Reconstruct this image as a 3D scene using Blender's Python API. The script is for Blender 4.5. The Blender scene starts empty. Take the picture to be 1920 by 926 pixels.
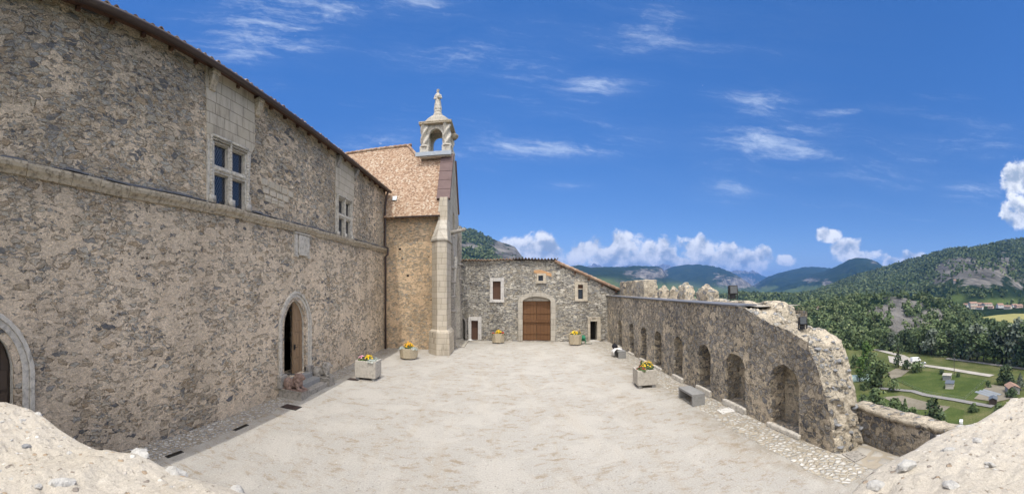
import bpy, bmesh, math, random
import numpy as np
from mathutils import Vector, Matrix, noise as mnoise
from mathutils.geometry import delaunay_2d_cdt

random.seed(7)
rng = np.random.default_rng(7)
scene = bpy.context.scene
COL = scene.collection

# ------------------------------------------------------------------ camera
F, X0, Y0, CH = 700.0, 945.0, 540.0, 4.0          # pixels per radian, vanishing point, horizon, eye height
cam_d = bpy.data.cameras.new("camera")
cam_d.type = 'PANO'
cam_d.panorama_type = 'CENTRAL_CYLINDRICAL'
cam_d.central_cylindrical_range_u_min = -960 / F
cam_d.central_cylindrical_range_u_max = 960 / F
cam_d.central_cylindrical_range_v_min = -(926 - Y0) / F
cam_d.central_cylindrical_range_v_max = Y0 / F
cam_d.central_cylindrical_radius = 1.0
cam_d.clip_start = 0.05
cam_d.clip_end = 80000
cam = bpy.data.objects.new("camera", cam_d)
COL.objects.link(cam)
cam.location = (0, 0, CH)
cam.rotation_euler = (math.radians(90), 0, -(960 - X0) / F)
scene.camera = cam

# ------------------------------------------------------------------ sun, sky, exposure
SUN_EL = math.radians(67)
sdir = Vector((0.066, math.cos(SUN_EL), -math.sin(SUN_EL))).normalized()   # direction the light travels
sun_d = bpy.data.lights.new("sun", 'SUN')
sun_d.energy = 2.3
sun_d.angle = math.radians(0.5)
sun_d.color = (1.0, 0.95, 0.87)
sun = bpy.data.objects.new("sun", sun_d)
COL.objects.link(sun)
sun.rotation_euler = sdir.to_track_quat('-Z', 'Y').to_euler()
sun.location = (0, -20, 60)

scene.view_settings.view_transform = 'Standard'
scene.view_settings.look = 'None'
scene.view_settings.exposure = 0.38
scene.view_settings.gamma = 1.0
scene.view_settings.use_curve_mapping = False
scene.cycles.use_denoising = True
scene.render.filter_size = 1.15
scene.cycles.max_bounces = 6
scene.cycles.diffuse_bounces = 3
scene.cycles.glossy_bounces = 2
scene.cycles.transmission_bounces = 3
scene.cycles.volume_bounces = 0
scene.cycles.transparent_max_bounces = 8


class NT:
    """short-hand for building node trees"""
    def __init__(s, tree):
        s.t, s.n, s.l = tree, tree.nodes, tree.links

    def new(s, typ, **kw):
        n = s.n.new(typ)
        for k, v in kw.items():
            setattr(n, k, v)
        return n

    def put(s, sock, v):
        if v is None:
            return
        if isinstance(v, bpy.types.NodeSocket):
            s.l.new(v, sock)
        else:
            if sock.type == 'RGBA' and hasattr(v, '__len__') and len(v) == 3:
                v = (*v, 1.0)
            sock.default_value = v

    def m(s, op, a, b=None, c=None, clamp=False):
        n = s.new('ShaderNodeMath', operation=op, use_clamp=clamp)
        for i, v in enumerate((a, b, c)):
            s.put(n.inputs[i], v)
        return n.outputs[0]

    def vm(s, op, a, b=None, out=0):
        n = s.new('ShaderNodeVectorMath', operation=op)
        s.put(n.inputs[0], a)
        if b is not None:
            if op == 'SCALE':
                s.put(n.inputs[3], b)
            else:
                s.put(n.inputs[1], b)
        return n.outputs[out]

    def noise(s, vec, scale, detail=4.0, rough=0.55, dist=0.0, out=0):
        n = s.new('ShaderNodeTexNoise')
        s.put(n.inputs['Vector'], vec)
        s.put(n.inputs['Scale'], scale)
        n.inputs['Detail'].default_value = detail
        n.inputs['Roughness'].default_value = rough
        n.inputs['Distortion'].default_value = dist
        return n.outputs[out]

    def voro(s, vec, scale, feature='F1', rand=1.0):
        n = s.new('ShaderNodeTexVoronoi', feature=feature)
        s.put(n.inputs['Vector'], vec)
        s.put(n.inputs['Scale'], scale)
        n.inputs['Randomness'].default_value = rand
        return n

    def ramp(s, fac, stops, interp='LINEAR'):
        n = s.new('ShaderNodeValToRGB')
        e = n.color_ramp.elements
        n.color_ramp.interpolation = interp
        while len(e) < len(stops):
            e.new(0.5)
        for el, (p, c) in zip(e, stops):
            el.position = p
            el.color = (*c, 1) if len(c) == 3 else c
        s.put(n.inputs[0], fac)
        return n.outputs[0]

    def mix(s, f, a, b, blend='MIX'):
        n = s.new('ShaderNodeMix', data_type='RGBA', blend_type=blend)
        s.put(n.inputs[0], f)
        s.put(n.inputs[6], a)
        s.put(n.inputs[7], b)
        return n.outputs[2]

    def mixf(s, f, a, b):
        n = s.new('ShaderNodeMix', data_type='FLOAT')
        s.put(n.inputs[0], f)
        s.put(n.inputs[2], a)
        s.put(n.inputs[3], b)
        return n.outputs[0]

    def mr(s, v, a, b, c=0.0, d=1.0, kind='SMOOTHSTEP'):
        n = s.new('ShaderNodeMapRange', interpolation_type=kind)
        for i, x in enumerate((v, a, b, c, d)):
            s.put(n.inputs[i], x)
        return n.outputs[0]

    def sep(s, v):
        n = s.new('ShaderNodeSeparateXYZ')
        s.put(n.inputs[0], v)
        return n.outputs

    def comb(s, x, y, z):
        n = s.new('ShaderNodeCombineXYZ')
        for i, v in enumerate((x, y, z)):
            s.put(n.inputs[i], v)
        return n.outputs[0]

    def bump(s, h, strength=1.0, dist=0.02):
        n = s.new('ShaderNodeBump')
        n.inputs['Strength'].default_value = strength
        n.inputs['Distance'].default_value = dist
        s.put(n.inputs['Height'], h)
        return n.outputs[0]


def build_world():
    w = bpy.data.worlds.new("World")
    scene.world = w
    w.use_nodes = True
    w.node_tree.nodes.clear()
    N = NT(w.node_tree)
    sky = N.new('ShaderNodeTexSky', sky_type='NISHITA')
    sky.sun_disc = False
    sky.sun_elevation = SUN_EL
    sky.sun_rotation = math.radians(180)
    sky.altitude = 900
    sky.air_density = 1.0
    sky.dust_density = 0.35
    sky.ozone_density = 3.0
    tc = N.new('ShaderNodeTexCoord').outputs['Generated']
    x, y, z = N.sep(tc)
    th = N.m('ARCTAN2', x, y)
    hor = N.m('SQRT', N.m('ADD', N.m('MULTIPLY', x, x), N.m('MULTIPLY', y, y)))
    v = N.m('DIVIDE', z, N.m('MAXIMUM', hor, 0.02))
    # X runs with azimuth, Y falls with elevation; one unit is one seventh of a radian
    X = N.m('MULTIPLY_ADD', th, 7.0, 9.45)
    Y = N.m('MULTIPLY_ADD', v, -7.0, 5.40)
    P = N.comb(X, Y, 0.0)

    def blob(cx, cy, rx, ry, soft=False):
        a = N.m('MULTIPLY', N.m('SUBTRACT', X, cx), 1 / rx)
        b = N.m('MULTIPLY', N.m('SUBTRACT', Y, cy), 1 / ry)
        d = N.m('ADD', N.m('MULTIPLY', a, a), N.m('MULTIPLY', b, b))
        return N.m('SUBTRACT', 1.0, d) if not soft else N.m('EXPONENT', N.m('MULTIPLY', d, -1.0))

    # cumulus
    cum = None
    for c in CUMULUS:
        b = blob(*c)
        cum = b if cum is None else N.m('MAXIMUM', cum, b)
    cum = N.m('MAXIMUM', cum, -1.2)
    def billow(p):
        w_ = N.vm('ADD', p, N.vm('SCALE', N.vm('SUBTRACT', N.noise(p, 5.5, 4, .6, out=1), (0.5, 0.5, 0.5)), 0.16))
        n1 = N.noise(w_, 2.3, 9, 0.6)
        vo = N.voro(w_, 5.0, 'SMOOTH_F1')
        vo.inputs['Smoothness'].default_value = 0.6
        return N.m('ADD', n1, N.m('MULTIPLY', vo.outputs['Distance'], -0.22))
    b0 = billow(P)
    b1 = billow(N.vm('ADD', P, (-0.05, -0.13, 0)))
    b2 = N.m('SUBTRACT', N.noise(P, 1.6, 4), N.noise(N.vm('ADD', P, (-0.1, -0.22, 0)), 1.6, 4))
    f = N.m('ADD', cum, N.m('MULTIPLY', N.m('SUBTRACT', b0, 0.37), 4.2))
    dens = N.mr(f, -0.05, 0.75)
    relief = N.m('ADD', N.m('SUBTRACT', b0, b1), b2)
    thick = N.mr(f, 0.2, 1.4)
    lit = N.mr(N.m('ADD', relief, N.m('MULTIPLY', N.m('SUBTRACT', 1.0, thick), .14)), -0.16, 0.26)
    ccol = N.mix(lit, CLOUD_SHADE, CLOUD_LIT)
    # cirrus
    ca, sa = math.cos(0.12), math.sin(0.12)
    rx_ = N.m('ADD', N.m('MULTIPLY', X, ca), N.m('MULTIPLY', Y, sa))
    ry_ = N.m('SUBTRACT', N.m('MULTIPLY', Y, ca), N.m('MULTIPLY', X, sa))
    q = N.comb(N.m('MULTIPLY', rx_, 0.20), N.m('MULTIPLY', ry_, 1.5), 3.3)
    q = N.vm('ADD', q, N.vm('SCALE', N.vm('SUBTRACT', N.noise(P, 0.55, 4, out=1), (0.5, 0.5, 0.5)), 0.9))
    wis = N.noise(q, 1.5, 12, 0.66, 0.25)
    fine = N.noise(N.vm('ADD', N.comb(N.m('MULTIPLY', rx_, 0.9), N.m('MULTIPLY', ry_, 8.5), 1.0), N.vm('SCALE', N.noise(P, 1.6, 3, out=1), 1.6)), 1.2, 7, 0.65, 0.3)
    reg = None
    for c in CIRRUS:
        b = N.m('MULTIPLY', blob(*c[:4], soft=True), c[4])
        reg = b if reg is None else N.m('MAXIMUM', reg, b)
    thr = N.m('SUBTRACT', 0.62, N.m('MULTIPLY', reg, 0.24))
    ci = N.mr(N.m('SUBTRACT', N.m('ADD', wis, N.m('MULTIPLY', N.m('SUBTRACT', fine, 0.5), 0.42)), thr), -0.02, 0.46)
    ci = N.m('MULTIPLY', ci, N.m('MULTIPLY_ADD', reg, 0.75, 0.16))
    ci = N.m('ADD', ci, N.m('MULTIPLY', reg, N.m('MULTIPLY', N.mr(wis, .3, .7), .10)))
    ci = N.m('MULTIPLY', ci, N.mr(Y, 5.3, 3.2, 0.3, 1.0))
    base = sky.outputs[0]
    hs = N.new('ShaderNodeHueSaturation')
    hs.inputs['Saturation'].default_value = SKY_SAT
    hs.inputs['Value'].default_value = 1.0
    N.put(hs.inputs['Color'], base)
    dim = N.m('MULTIPLY', N.mr(Y, 1.0, 4.6, .95, 0.74), N.mr(X, 9.0, 18.0, 1.0, .84))
    c1 = N.mix(ci, N.mix(1.0, hs.outputs[0], N.comb(N.m('MULTIPLY', dim, 1.04), N.m('MULTIPLY', dim, .93), N.m('MULTIPLY', dim, 1.07)), 'MULTIPLY'), CIRRUS_COL)
    c2 = N.mix(dens, c1, ccol)
    # bright cloud added out of view, overhead and behind, to fill the shaded walls
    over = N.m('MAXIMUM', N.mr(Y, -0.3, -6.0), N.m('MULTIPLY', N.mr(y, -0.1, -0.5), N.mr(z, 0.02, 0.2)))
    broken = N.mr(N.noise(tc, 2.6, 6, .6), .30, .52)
    c2 = N.mix(N.m('MULTIPLY', N.m('MULTIPLY', over, broken), .85), c2, FILL_CLOUD)
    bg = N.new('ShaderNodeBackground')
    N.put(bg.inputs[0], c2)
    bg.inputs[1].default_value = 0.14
    out = N.new('ShaderNodeOutputWorld')
    N.l.new(bg.outputs[0], out.inputs[0])
    w.cycles.sampling_method = 'MANUAL'
    w.cycles.sample_map_resolution = 1024


HAZE = 8.5e-5
FILL_CLOUD = (18.0, 17.2, 16.0)
SKY_SAT = 1.30
CLOUD_LIT = (6.6, 6.6, 6.6)
CLOUD_SHADE = (2.3, 2.75, 3.4)
CIRRUS_COL = (4.8, 5.4, 6.2)
CUMULUS = [  # centre and radii in the units above
    (9.9, 4.78, .75, .42), (10.25, 4.62, .3, .22), (9.3, 4.75, .5, .25),
    (11.3, 4.85, .75, .40), (11.75, 4.62, .42, .30), (12.35, 4.78, .55, .36), (13.1, 4.72, .55, .30),
    (13.6, 4.85, .55, .32), (14.1, 4.9, .5, .28), (14.7, 4.88, .22, .13), (12.6, 4.95, 2.1, .25),
    (15.55, 4.42, .24, .17), (15.85, 4.68, .33, .22), (16.25, 4.80, .35, .14), (16.75, 4.92, .2, .12), (17.15, 4.85, .35, .16),
    (19.1, 3.35, .34, .40), (19.2, 3.95, .42, .40), (19.6, 3.7, .6, .75)]
CIRRUS = [
    (5.0, 0.55, 1.7, .7, .95), (5.6, 0.15, 2.2, .4, .85), (4.5, 0.95, 1.2, .22, .85), (7.6, 0.1, 1.6, .4, .7), (7.2, 2.6, 1.0, .3, .75),
    (10.2, 2.8, 2.2, .26, .95), (11.0, 2.5, 2.0, .5, .65), (11.2, 1.6, .8, .35, .85), (9.0, 1.0, 2.4, .7, .6),
    (14.2, 2.55, 1.6, .5, .85), (15.0, 2.9, 1.2, .25, .9), (14.3, 2.0, .9, .45, .8), (15.9, 2.1, .9, .14, .9), (13.7, 3.5, .8, .35, .7), (14.9, 3.0, 2.8, .7, .5),
    (18.4, 3.62, .9, .35, .85), (16.8, 3.1, 1.6, .5, .55), (10.6, 3.5, .6, .1, .7), (17.8, 2.7, 1.8, .4, .55), (12.2, 0.6, 2.8, .7, .55), (18.3, 3.9, .7, .15, .75)]
build_world()

# ------------------------------------------------------------------ small helpers

def tag(o, label=None, cat=None, group=None, kind=None):
    if label: o['label'] = label
    if cat: o['category'] = cat
    if group: o['group'] = group
    if kind: o['kind'] = kind
    return o


def empty(name, loc=(0, 0, 0), rz=0.0, label=None, cat=None, group=None, parent=None):
    o = bpy.data.objects.new(name, None)
    COL.objects.link(o)
    o.empty_display_size = 0.2
    o.location = loc
    o.rotation_euler = (0, 0, rz)
    if parent: o.parent = parent
    return tag(o, label, cat, group)


def kids(o):
    return [c for c in bpy.data.objects if c.parent == o]


def copy_tree(o, parent=None):
    c = o.copy()
    COL.objects.link(c)
    c.parent = parent
    for ch in kids(o):
        copy_tree(ch, c)
    return c


def origin(o):
    v = Vector((0, 0, 0))
    while o is not None:
        v += o.location
        o = o.parent
    return v


class MB:
    """collects polygons and makes ONE mesh object of them"""
    def __init__(s):
        s.v, s.f = [], []

    def quad(s, *pts):
        b = len(s.v)
        s.v += [tuple(p) for p in pts]
        s.f.append(tuple(range(b, b + len(pts))))
        return s

    def add(s, verts, faces):
        b = len(s.v)
        s.v += [tuple(p) for p in verts]
        s.f += [tuple(i + b for i in f) for f in faces]
        return s

    def box(s, x0, x1, y0, y1, z0, z1):
        v = [(x, y, z) for z in (z0, z1) for y in (y0, y1) for x in (x0, x1)]
        return s.add(v, [(0, 2, 3, 1), (4, 5, 7, 6), (0, 1, 5, 4), (2, 6, 7, 3), (0, 4, 6, 2), (1, 3, 7, 5)])

    def prism(s, poly, axis, a, b):
        """polygon in the plane across `axis`, extruded from a to b"""
        n = len(poly)
        def P(p, t):
            return {'x': (t, p[0], p[1]), 'y': (p[0], t, p[1]), 'z': (p[0], p[1], t)}[axis]
        v = [P(p, a) for p in poly] + [P(p, b) for p in poly]
        f = [tuple(range(n))[::-1], tuple(range(n, 2 * n))] + [(i, (i + 1) % n, n + (i + 1) % n, n + i) for i in range(n)]
        return s.add(v, f)

    def frustum(s, polyA, za, polyB, zb):
        n = len(polyA)
        v = [(p[0], p[1], za) for p in polyA] + [(p[0], p[1], zb) for p in polyB]
        f = [tuple(range(n))[::-1], tuple(range(n, 2 * n))] + [(i, (i + 1) % n, n + (i + 1) % n, n + i) for i in range(n)]
        return s.add(v, f)

    def lathe(s, c, prof, n=20, a0=0.0):
        """prof: (radius, z) from bottom to top"""
        v, f = [], []
        for r, z in prof:
            for k in range(n):
                a = a0 + 2 * math.pi * k / n
                v.append((c[0] + r * math.cos(a), c[1] + r * math.sin(a), c[2] + z))
        for j in range(len(prof) - 1):
            for k in range(n):
                f.append((j * n + k, j * n + (k + 1) % n, (j + 1) * n + (k + 1) % n, (j + 1) * n + k))
        f.append(tuple(range(n))[::-1])
        f.append(tuple(range((len(prof) - 1) * n, len(prof) * n)))
        return s.add(v, f)

    def tube(s, pts, r, n=8):
        pts = [Vector(p) for p in pts]
        rs = r if hasattr(r, '__len__') else [r] * len(pts)
        v, f = [], []
        for i, p in enumerate(pts):
            d = (pts[min(i + 1, len(pts) - 1)] - pts[max(i - 1, 0)]).normalized()
            u = d.cross(Vector((0.13, 0.21, 1))) if abs(d.z) < 0.95 else d.cross(Vector((1, 0.1, 0)))
            u.normalize()
            w = d.cross(u)
            for k in range(n):
                a = 2 * math.pi * k / n
                v.append(p + u * (rs[i] * math.cos(a)) + w * (rs[i] * math.sin(a)))
        for j in range(len(pts) - 1):
            for k in range(n):
                f.append((j * n + k, j * n + (k + 1) % n, (j + 1) * n + (k + 1) % n, (j + 1) * n + k))
        f.append(tuple(range(n))[::-1])
        f.append(tuple(range((len(pts) - 1) * n, len(pts) * n)))
        return s.add(v, f)

    def ell(s, c, r, n=14, m=9, rot=None):
        v, f = [], []
        M = rot if rot is not None else Matrix.Identity(3)
        for j in range(1, m):
            t = math.pi * j / m
            for k in range(n):
                a = 2 * math.pi * k / n
                p = Vector((r[0] * math.sin(t) * math.cos(a), r[1] * math.sin(t) * math.sin(a), -r[2] * math.cos(t)))
                v.append(Vector(c) + M @ p)
        lo, hi = len(v), len(v) + 1
        v += [Vector(c) + M @ Vector((0, 0, -r[2])), Vector(c) + M @ Vector((0, 0, r[2]))]
        for j in range(m - 2):
            for k in range(n):
                f.append((j * n + k, j * n + (k + 1) % n, (j + 1) * n + (k + 1) % n, (j + 1) * n + k))
        for k in range(n):
            f.append((lo, (k + 1) % n, k))
            f.append((hi, (m - 2) * n + k, (m - 2) * n + (k + 1) % n))
        return s.add(v, f)

    def build(s, name, mat, parent=None, smooth=False, bevel=0.0, world=True, fix=True):
        """coordinates are world ones unless world=False; they are stored relative to the parent"""
        me = bpy.data.meshes.new(name)
        off = origin(parent) if (parent is not None and world) else Vector((0, 0, 0))
        me.from_pydata([(p[0] - off.x, p[1] - off.y, p[2] - off.z) for p in s.v], [], s.f)
        if fix:
            bm = bmesh.new()
            bm.from_mesh(me)
            bmesh.ops.remove_doubles(bm, verts=bm.verts, dist=1e-5)
            bmesh.ops.recalc_face_normals(bm, faces=bm.faces)
            bm.to_mesh(me)
            bm.free()
        if smooth:
            for p in me.polygons: p.use_smooth = True
        if mat: me.materials.append(mat)
        o = bpy.data.objects.new(name, me)
        COL.objects.link(o)
        if parent is not None: o.parent = parent
        if bevel:
            b = o.modifiers.new("bevel", 'BEVEL')
            b.width = bevel
            b.segments = 2
            b.limit_method = 'ANGLE'
        return o


def mesh_np(name, verts, faces_n, nper, mat, parent=None, attrs=None, smooth=False, world=True):
    """fast mesh from numpy: verts (n,3), faces (m,nper)"""
    verts = np.asarray(verts, dtype=np.float32).reshape(-1, 3)
    if parent is not None and world:
        verts = verts - np.array(origin(parent), dtype=np.float32)
    faces = np.asarray(faces_n, dtype=np.int32).reshape(-1, nper)
    me = bpy.data.meshes.new(name)
    me.vertices.add(len(verts))
    me.vertices.foreach_set('co', verts.ravel())
    me.loops.add(faces.size)
    me.loops.foreach_set('vertex_index', faces.ravel())
    me.polygons.add(len(faces))
    me.polygons.foreach_set('loop_start', np.arange(len(faces), dtype=np.int32) * nper)
    me.polygons.foreach_set('loop_total', np.full(len(faces), nper, dtype=np.int32))
    if smooth:
        me.polygons.foreach_set('use_smooth', np.ones(len(faces), dtype=bool))
    me.update(calc_edges=True)
    for k, a in (attrs or {}).items():
        a = np.asarray(a, dtype=np.float32)
        at = me.attributes.new(k, 'FLOAT', 'POINT')
        at.data.foreach_set('value', a.ravel())
    if mat: me.materials.append(mat)
    o = bpy.data.objects.new(name, me)
    COL.objects.link(o)
    if parent is not None: o.parent = parent
    return o


def th(px):
    return (px - X0) / F


def ground(px, py, z=0.0):
    R = (CH - z) * F / (py - Y0)
    return Vector((R * math.sin(th(px)), R * math.cos(th(px)), z))


def arch(u0, u1, v0, vs, va, n=14, point=0.0):
    """outline of an arched opening: bottom v0, spring vs, apex va"""
    c, hw = (u0 + u1) / 2, (u1 - u0) / 2
    pts = [(u0, v0), (u1, v0)]
    for k in range(n + 1):
        a = math.pi * k / n
        x = math.cos(a)
        y = math.sin(a) ** (1.0 - point) if point else math.sin(a)
        if point:
            y = (1 - abs(x) ** (2 - point)) ** (0.5 + point * 0.35)
        pts.append((c + hw * x, vs + (va - vs) * y))
    out = []
    for p in pts:
        if not out or (abs(p[0] - out[-1][0]) + abs(p[1] - out[-1][1])) > 1e-4:
            out.append(p)
    return out


def inside(p, poly):
    x, y = p
    r = False
    n = len(poly)
    for i in range(n):
        x1, y1 = poly[i]
        x2, y2 = poly[(i + 1) % n]
        if (y1 > y) != (y2 > y) and x < (x2 - x1) * (y - y1) / (y2 - y1) + x1:
            r = not r
    return r


def plate(mb, outer, holes, to3, depth, back=True, rim=True):
    """a wall with openings: polygon `outer` minus `holes` in (u, v); to3(u, v, w) with w the depth behind the face"""
    verts, edges = [], []
    for poly in [outer] + holes:
        b = len(verts)
        verts += [Vector(p) for p in poly]
        edges += [(b + i, b + (i + 1) % len(poly)) for i in range(len(poly))]
    v2, e2, f2, *_ = delaunay_2d_cdt(verts, edges, [], 0, 1e-6)
    fs = []
    for f in f2:
        c = sum((v2[i] for i in f), Vector((0, 0))) / len(f)
        if inside(c, outer) and not any(inside(c, h) for h in holes):
            fs.append(tuple(f))
    mb.add([to3(p[0], p[1], 0) for p in v2], fs)
    if back:
        mb.add([to3(p[0], p[1], depth) for p in v2], [f[::-1] for f in fs])
    for poly in ([outer] if rim else []) + holes:
        n = len(poly)
        mb.add([to3(p[0], p[1], 0) for p in poly] + [to3(p[0], p[1], depth) for p in poly],
               [(i, (i + 1) % n, n + (i + 1) % n, n + i) for i in range(n)])
    return mb


def band(mb, inner, outer, to3, w0, w1):
    """a moulded surround between two polylines with the same number of points (open at the bottom), front at w0, back at w1"""
    n = len(inner)
    for i in range(n - 1):
        a, b, c, d = inner[i], inner[i + 1], outer[i + 1], outer[i]
        mb.add([to3(*p, w0) for p in (a, b, c, d)] + [to3(*p, w1) for p in (a, b, c, d)],
               [(0, 1, 2, 3), (4, 7, 6, 5), (0, 4, 5, 1), (2, 6, 7, 3)] + ([(0, 3, 7, 4)] if i == 0 else []) + ([(1, 5, 6, 2)] if i == n - 2 else []))
    return mb


# vectorised value noise
_perm = np.random.default_rng(3).random((256, 256))

def vnoise(x, y):
    xi, yi = np.floor(x).astype(int), np.floor(y).astype(int)
    fx, fy = x - xi, y - yi
    fx, fy = fx * fx * (3 - 2 * fx), fy * fy * (3 - 2 * fy)
    g = lambda i, j: _perm[i & 255, j & 255]
    return (g(xi, yi) * (1 - fx) + g(xi + 1, yi) * fx) * (1 - fy) + (g(xi, yi + 1) * (1 - fx) + g(xi + 1, yi + 1) * fx) * fy


def fbm(x, y, o=5, gain=0.5):
    s, a, t = 0, 1.0, 0
    for k in range(o):
        s = s + a * vnoise(x * 2 ** k + 17.3 * k, y * 2 ** k + 9.1 * k)
        t += a
        a *= gain
    return s / t


# ------------------------------------------------------------------ materials

def material(name, fn, rough=0.9, spec=0.2):
    m = bpy.data.materials.new(name)
    m.use_nodes = True
    N = NT(m.node_tree)
    b = m.node_tree.nodes['Principled BSDF']
    b.inputs['Roughness'].default_value = rough
    b.inputs['Specular IOR Level'].default_value = spec
    col, nor = fn(N, b)
    if col is not None: N.put(b.inputs['Base Color'], col)
    if nor is not None: N.put(b.inputs['Normal'], nor)
    return m


def pos(N):
    return N.new('ShaderNodeNewGeometry').outputs['Position']


def objc(N):
    return N.new('ShaderNodeTexCoord').outputs['Object']


def rubble(name, s1, s2, zsq, stops, mortar, cover, bumpd, joint=(0.02, 0.07), tone=0.35, low=None, dark_joint=0.0, crev=.35):
    """rubble masonry: stones of two sizes, part of them buried in mortar"""
    def fn(N, b):
        p = pos(N)
        w = N.vm('SCALE', N.vm('SUBTRACT', N.noise(p, 4.0, 5, .65, out=1), (.5, .5, .5)), 0.24)
        q = N.vm('MULTIPLY', N.vm('ADD', p, w), (1, 1, zsq))
        e1, c1 = N.voro(q, s1, 'DISTANCE_TO_EDGE'), N.voro(q, s1)
        e2, c2 = N.voro(q, s2, 'DISTANCE_TO_EDGE'), N.voro(q, s2)
        pick = N.mr(N.noise(p, 1.3, 3), 0.47, 0.53)
        ed = N.mixf(pick, N.m('DIVIDE', e1.outputs[0], 1.0), N.m('MULTIPLY', e2.outputs[0], s2 / s1 * 0.55))
        rc = N.mix(pick, c1.outputs['Color'], c2.outputs['Color'])
        r, g, bl = N.sep(rc)
        big = N.noise(p, 0.45, 4, 0.6)
        covn = N.noise(p, 0.8, 5, 0.65)
        fine = N.noise(q, 22, 5, 0.7)
        mid = N.noise(q, 7, 4, 0.6)
        z = N.sep(p)[2]
        cv = N.mr(covn, 0.35, 0.68, cover[0], cover[1])
        if low:      # more render over the stones towards the foot of the wall
            cv = N.m('ADD', cv, N.mr(z, low[0], low[1], low[2], 0.0))
        thr = N.m('ADD', joint[0], N.m('MULTIPLY', cv, joint[1]))
        ef = N.m('ADD', ed, N.m('MULTIPLY', N.m('SUBTRACT', fine, 0.5), 0.075))
        mask = N.mr(ef, thr, N.m('ADD', thr, 0.07))
        keep = N.mr(N.m('SUBTRACT', N.m('ADD', g, N.m('MULTIPLY', N.m('SUBTRACT', mid, 0.5), 0.35)), cv), -0.06, 0.06)
        mask = N.m('MULTIPLY', mask, keep)
        rr = N.m('ADD', N.m('MULTIPLY', r, 0.85), N.m('MULTIPLY', N.m('SUBTRACT', big, 0.5), 0.75), clamp=True)
        sc = N.ramp(rr, stops)
        lay = N.noise(N.vm('MULTIPLY', q, (3, 3, 26)), 1.0, 4, 0.6)
        tex = N.m('MULTIPLY', N.m('MULTIPLY_ADD', lay, 1.3, 0.36), N.m('MULTIPLY_ADD', fine, 1.7, 0.2))
        sc = N.mix(1.0, sc, N.comb(tex, tex, tex), 'MULTIPLY')
        mt = N.m('MULTIPLY', N.m('MULTIPLY_ADD', N.noise(p, 34, 5, 0.75), 1.7, 0.18), N.m('MULTIPLY_ADD', mid, 1.0, 0.52))
        mc = N.mix(1.0, N.mix(N.noise(p, 1.1, 4), mortar[0], mortar[1]), N.comb(mt, mt, mt), 'MULTIPLY')
        if dark_joint:
            dj = N.mr(ef, 0.0, thr, dark_joint, 1.0)
            mc = N.mix(1.0, mc, N.comb(dj, dj, dj), 'MULTIPLY')
        col = N.mix(mask, mc, sc)
        # open joints and holes between the stones
        gap = N.m('MULTIPLY', N.mr(N.m('ABSOLUTE', N.m('SUBTRACT', ef, thr)), 0.05, 0.0), N.mr(N.noise(q, 5.0, 4, .65), .46, .62))
        gap = N.m('MULTIPLY', N.m('MULTIPLY', gap, N.mr(N.m('SUBTRACT', g, cv), -.25, .1)), crev)
        gd = N.m('SUBTRACT', 1.0, gap)
        col = N.mix(1.0, col, N.comb(gd, gd, gd), 'MULTIPLY')
        stain = N.m('MULTIPLY_ADD', N.mr(N.noise(N.vm('MULTIPLY', p, (1, 1, .35)), 0.7, 5, 0.65), 0.3, 0.7), tone, 1 - tone * 0.6)
        grain = N.m('MULTIPLY', stain, N.m('MULTIPLY_ADD', N.noise(q, 13.0, 6, .85), 1.8, .1))
        col = N.mix(1.0, col, N.comb(grain, grain, grain), 'MULTIPLY')
        h = N.m('SUBTRACT', N.m('ADD', N.m('MULTIPLY', mask, N.m('MULTIPLY_ADD', r, 0.9, 0.35)), N.m('MULTIPLY_ADD', fine, 0.55, N.m('MULTIPLY', mid, 0.8))), N.m('MULTIPLY', gap, 1.2))
        return col, N.bump(h, 1.0, bumpd)
    return material(name, fn, 0.95, 0.1)


M = {}
M['wall'] = rubble('wall_rubble', 3.1, 6.2, 2.5,
                   [(0.0, (.15, .148, .148)), (.12, (.275, .262, .24)), (.30, (.42, .395, .35)), (.48, (.49, .435, .345)), (.62, (.42, .32, .215)), (.78, (.51, .44, .345)), (1, (.58, .525, .43))],
                   ((.66, .525, .385), (.64, .545, .42)), (0.0, 0.58), 0.08, (0.012, 0.12), 0.3, low=(5.6, 6.6, 0.30), crev=.7)
M['barn'] = rubble('barn_rubble', 3.2, 5.5, 2.5,
                   [(0, (.20, .20, .205)), (.25, (.38, .37, .35)), (.5, (.58, .545, .48)), (.75, (.72, .67, .58)), (1, (.78, .74, .66))],
                   ((.50, .435, .345), (.58, .525, .43)), (0.0, 0.34), 0.16, (0.012, 0.10), 0.35, dark_joint=0.4, crev=.8)
M['rampart'] = rubble('rampart_rubble', 4.0, 7.0, 1.35,
                      [(0, (.15, .148, .15)), (.3, (.26, .25, .24)), (.7, (.36, .335, .295)), (1, (.46, .415, .345))],
                      ((.50, .42, .315), (.55, .475, .37)), (0.08, 0.5), 0.09, (0.03, 0.12), 0.4, crev=.6)
M['ruin'] = rubble('ruin_rubble', 3.6, 6.5, 1.2,
                   [(0, (.22, .22, .228)), (.5, (.34, .335, .32)), (1, (.46, .425, .36))],
                   ((.47, .405, .31), (.52, .46, .365)), (0.35, 0.80), 0.10, (0.04, 0.12), 0.35, crev=.6)
M['chapel'] = rubble('chapel_rubble', 3.6, 6.2, 2.2,
                     [(0, (.33, .30, .255)), (.4, (.46, .395, .30)), (.7, (.52, .42, .29)), (1, (.58, .51, .41))],
                     ((.62, .43, .26), (.60, .48, .34)), (0.35, 0.75), 0.06, (0.02, 0.10), 0.3)


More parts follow.
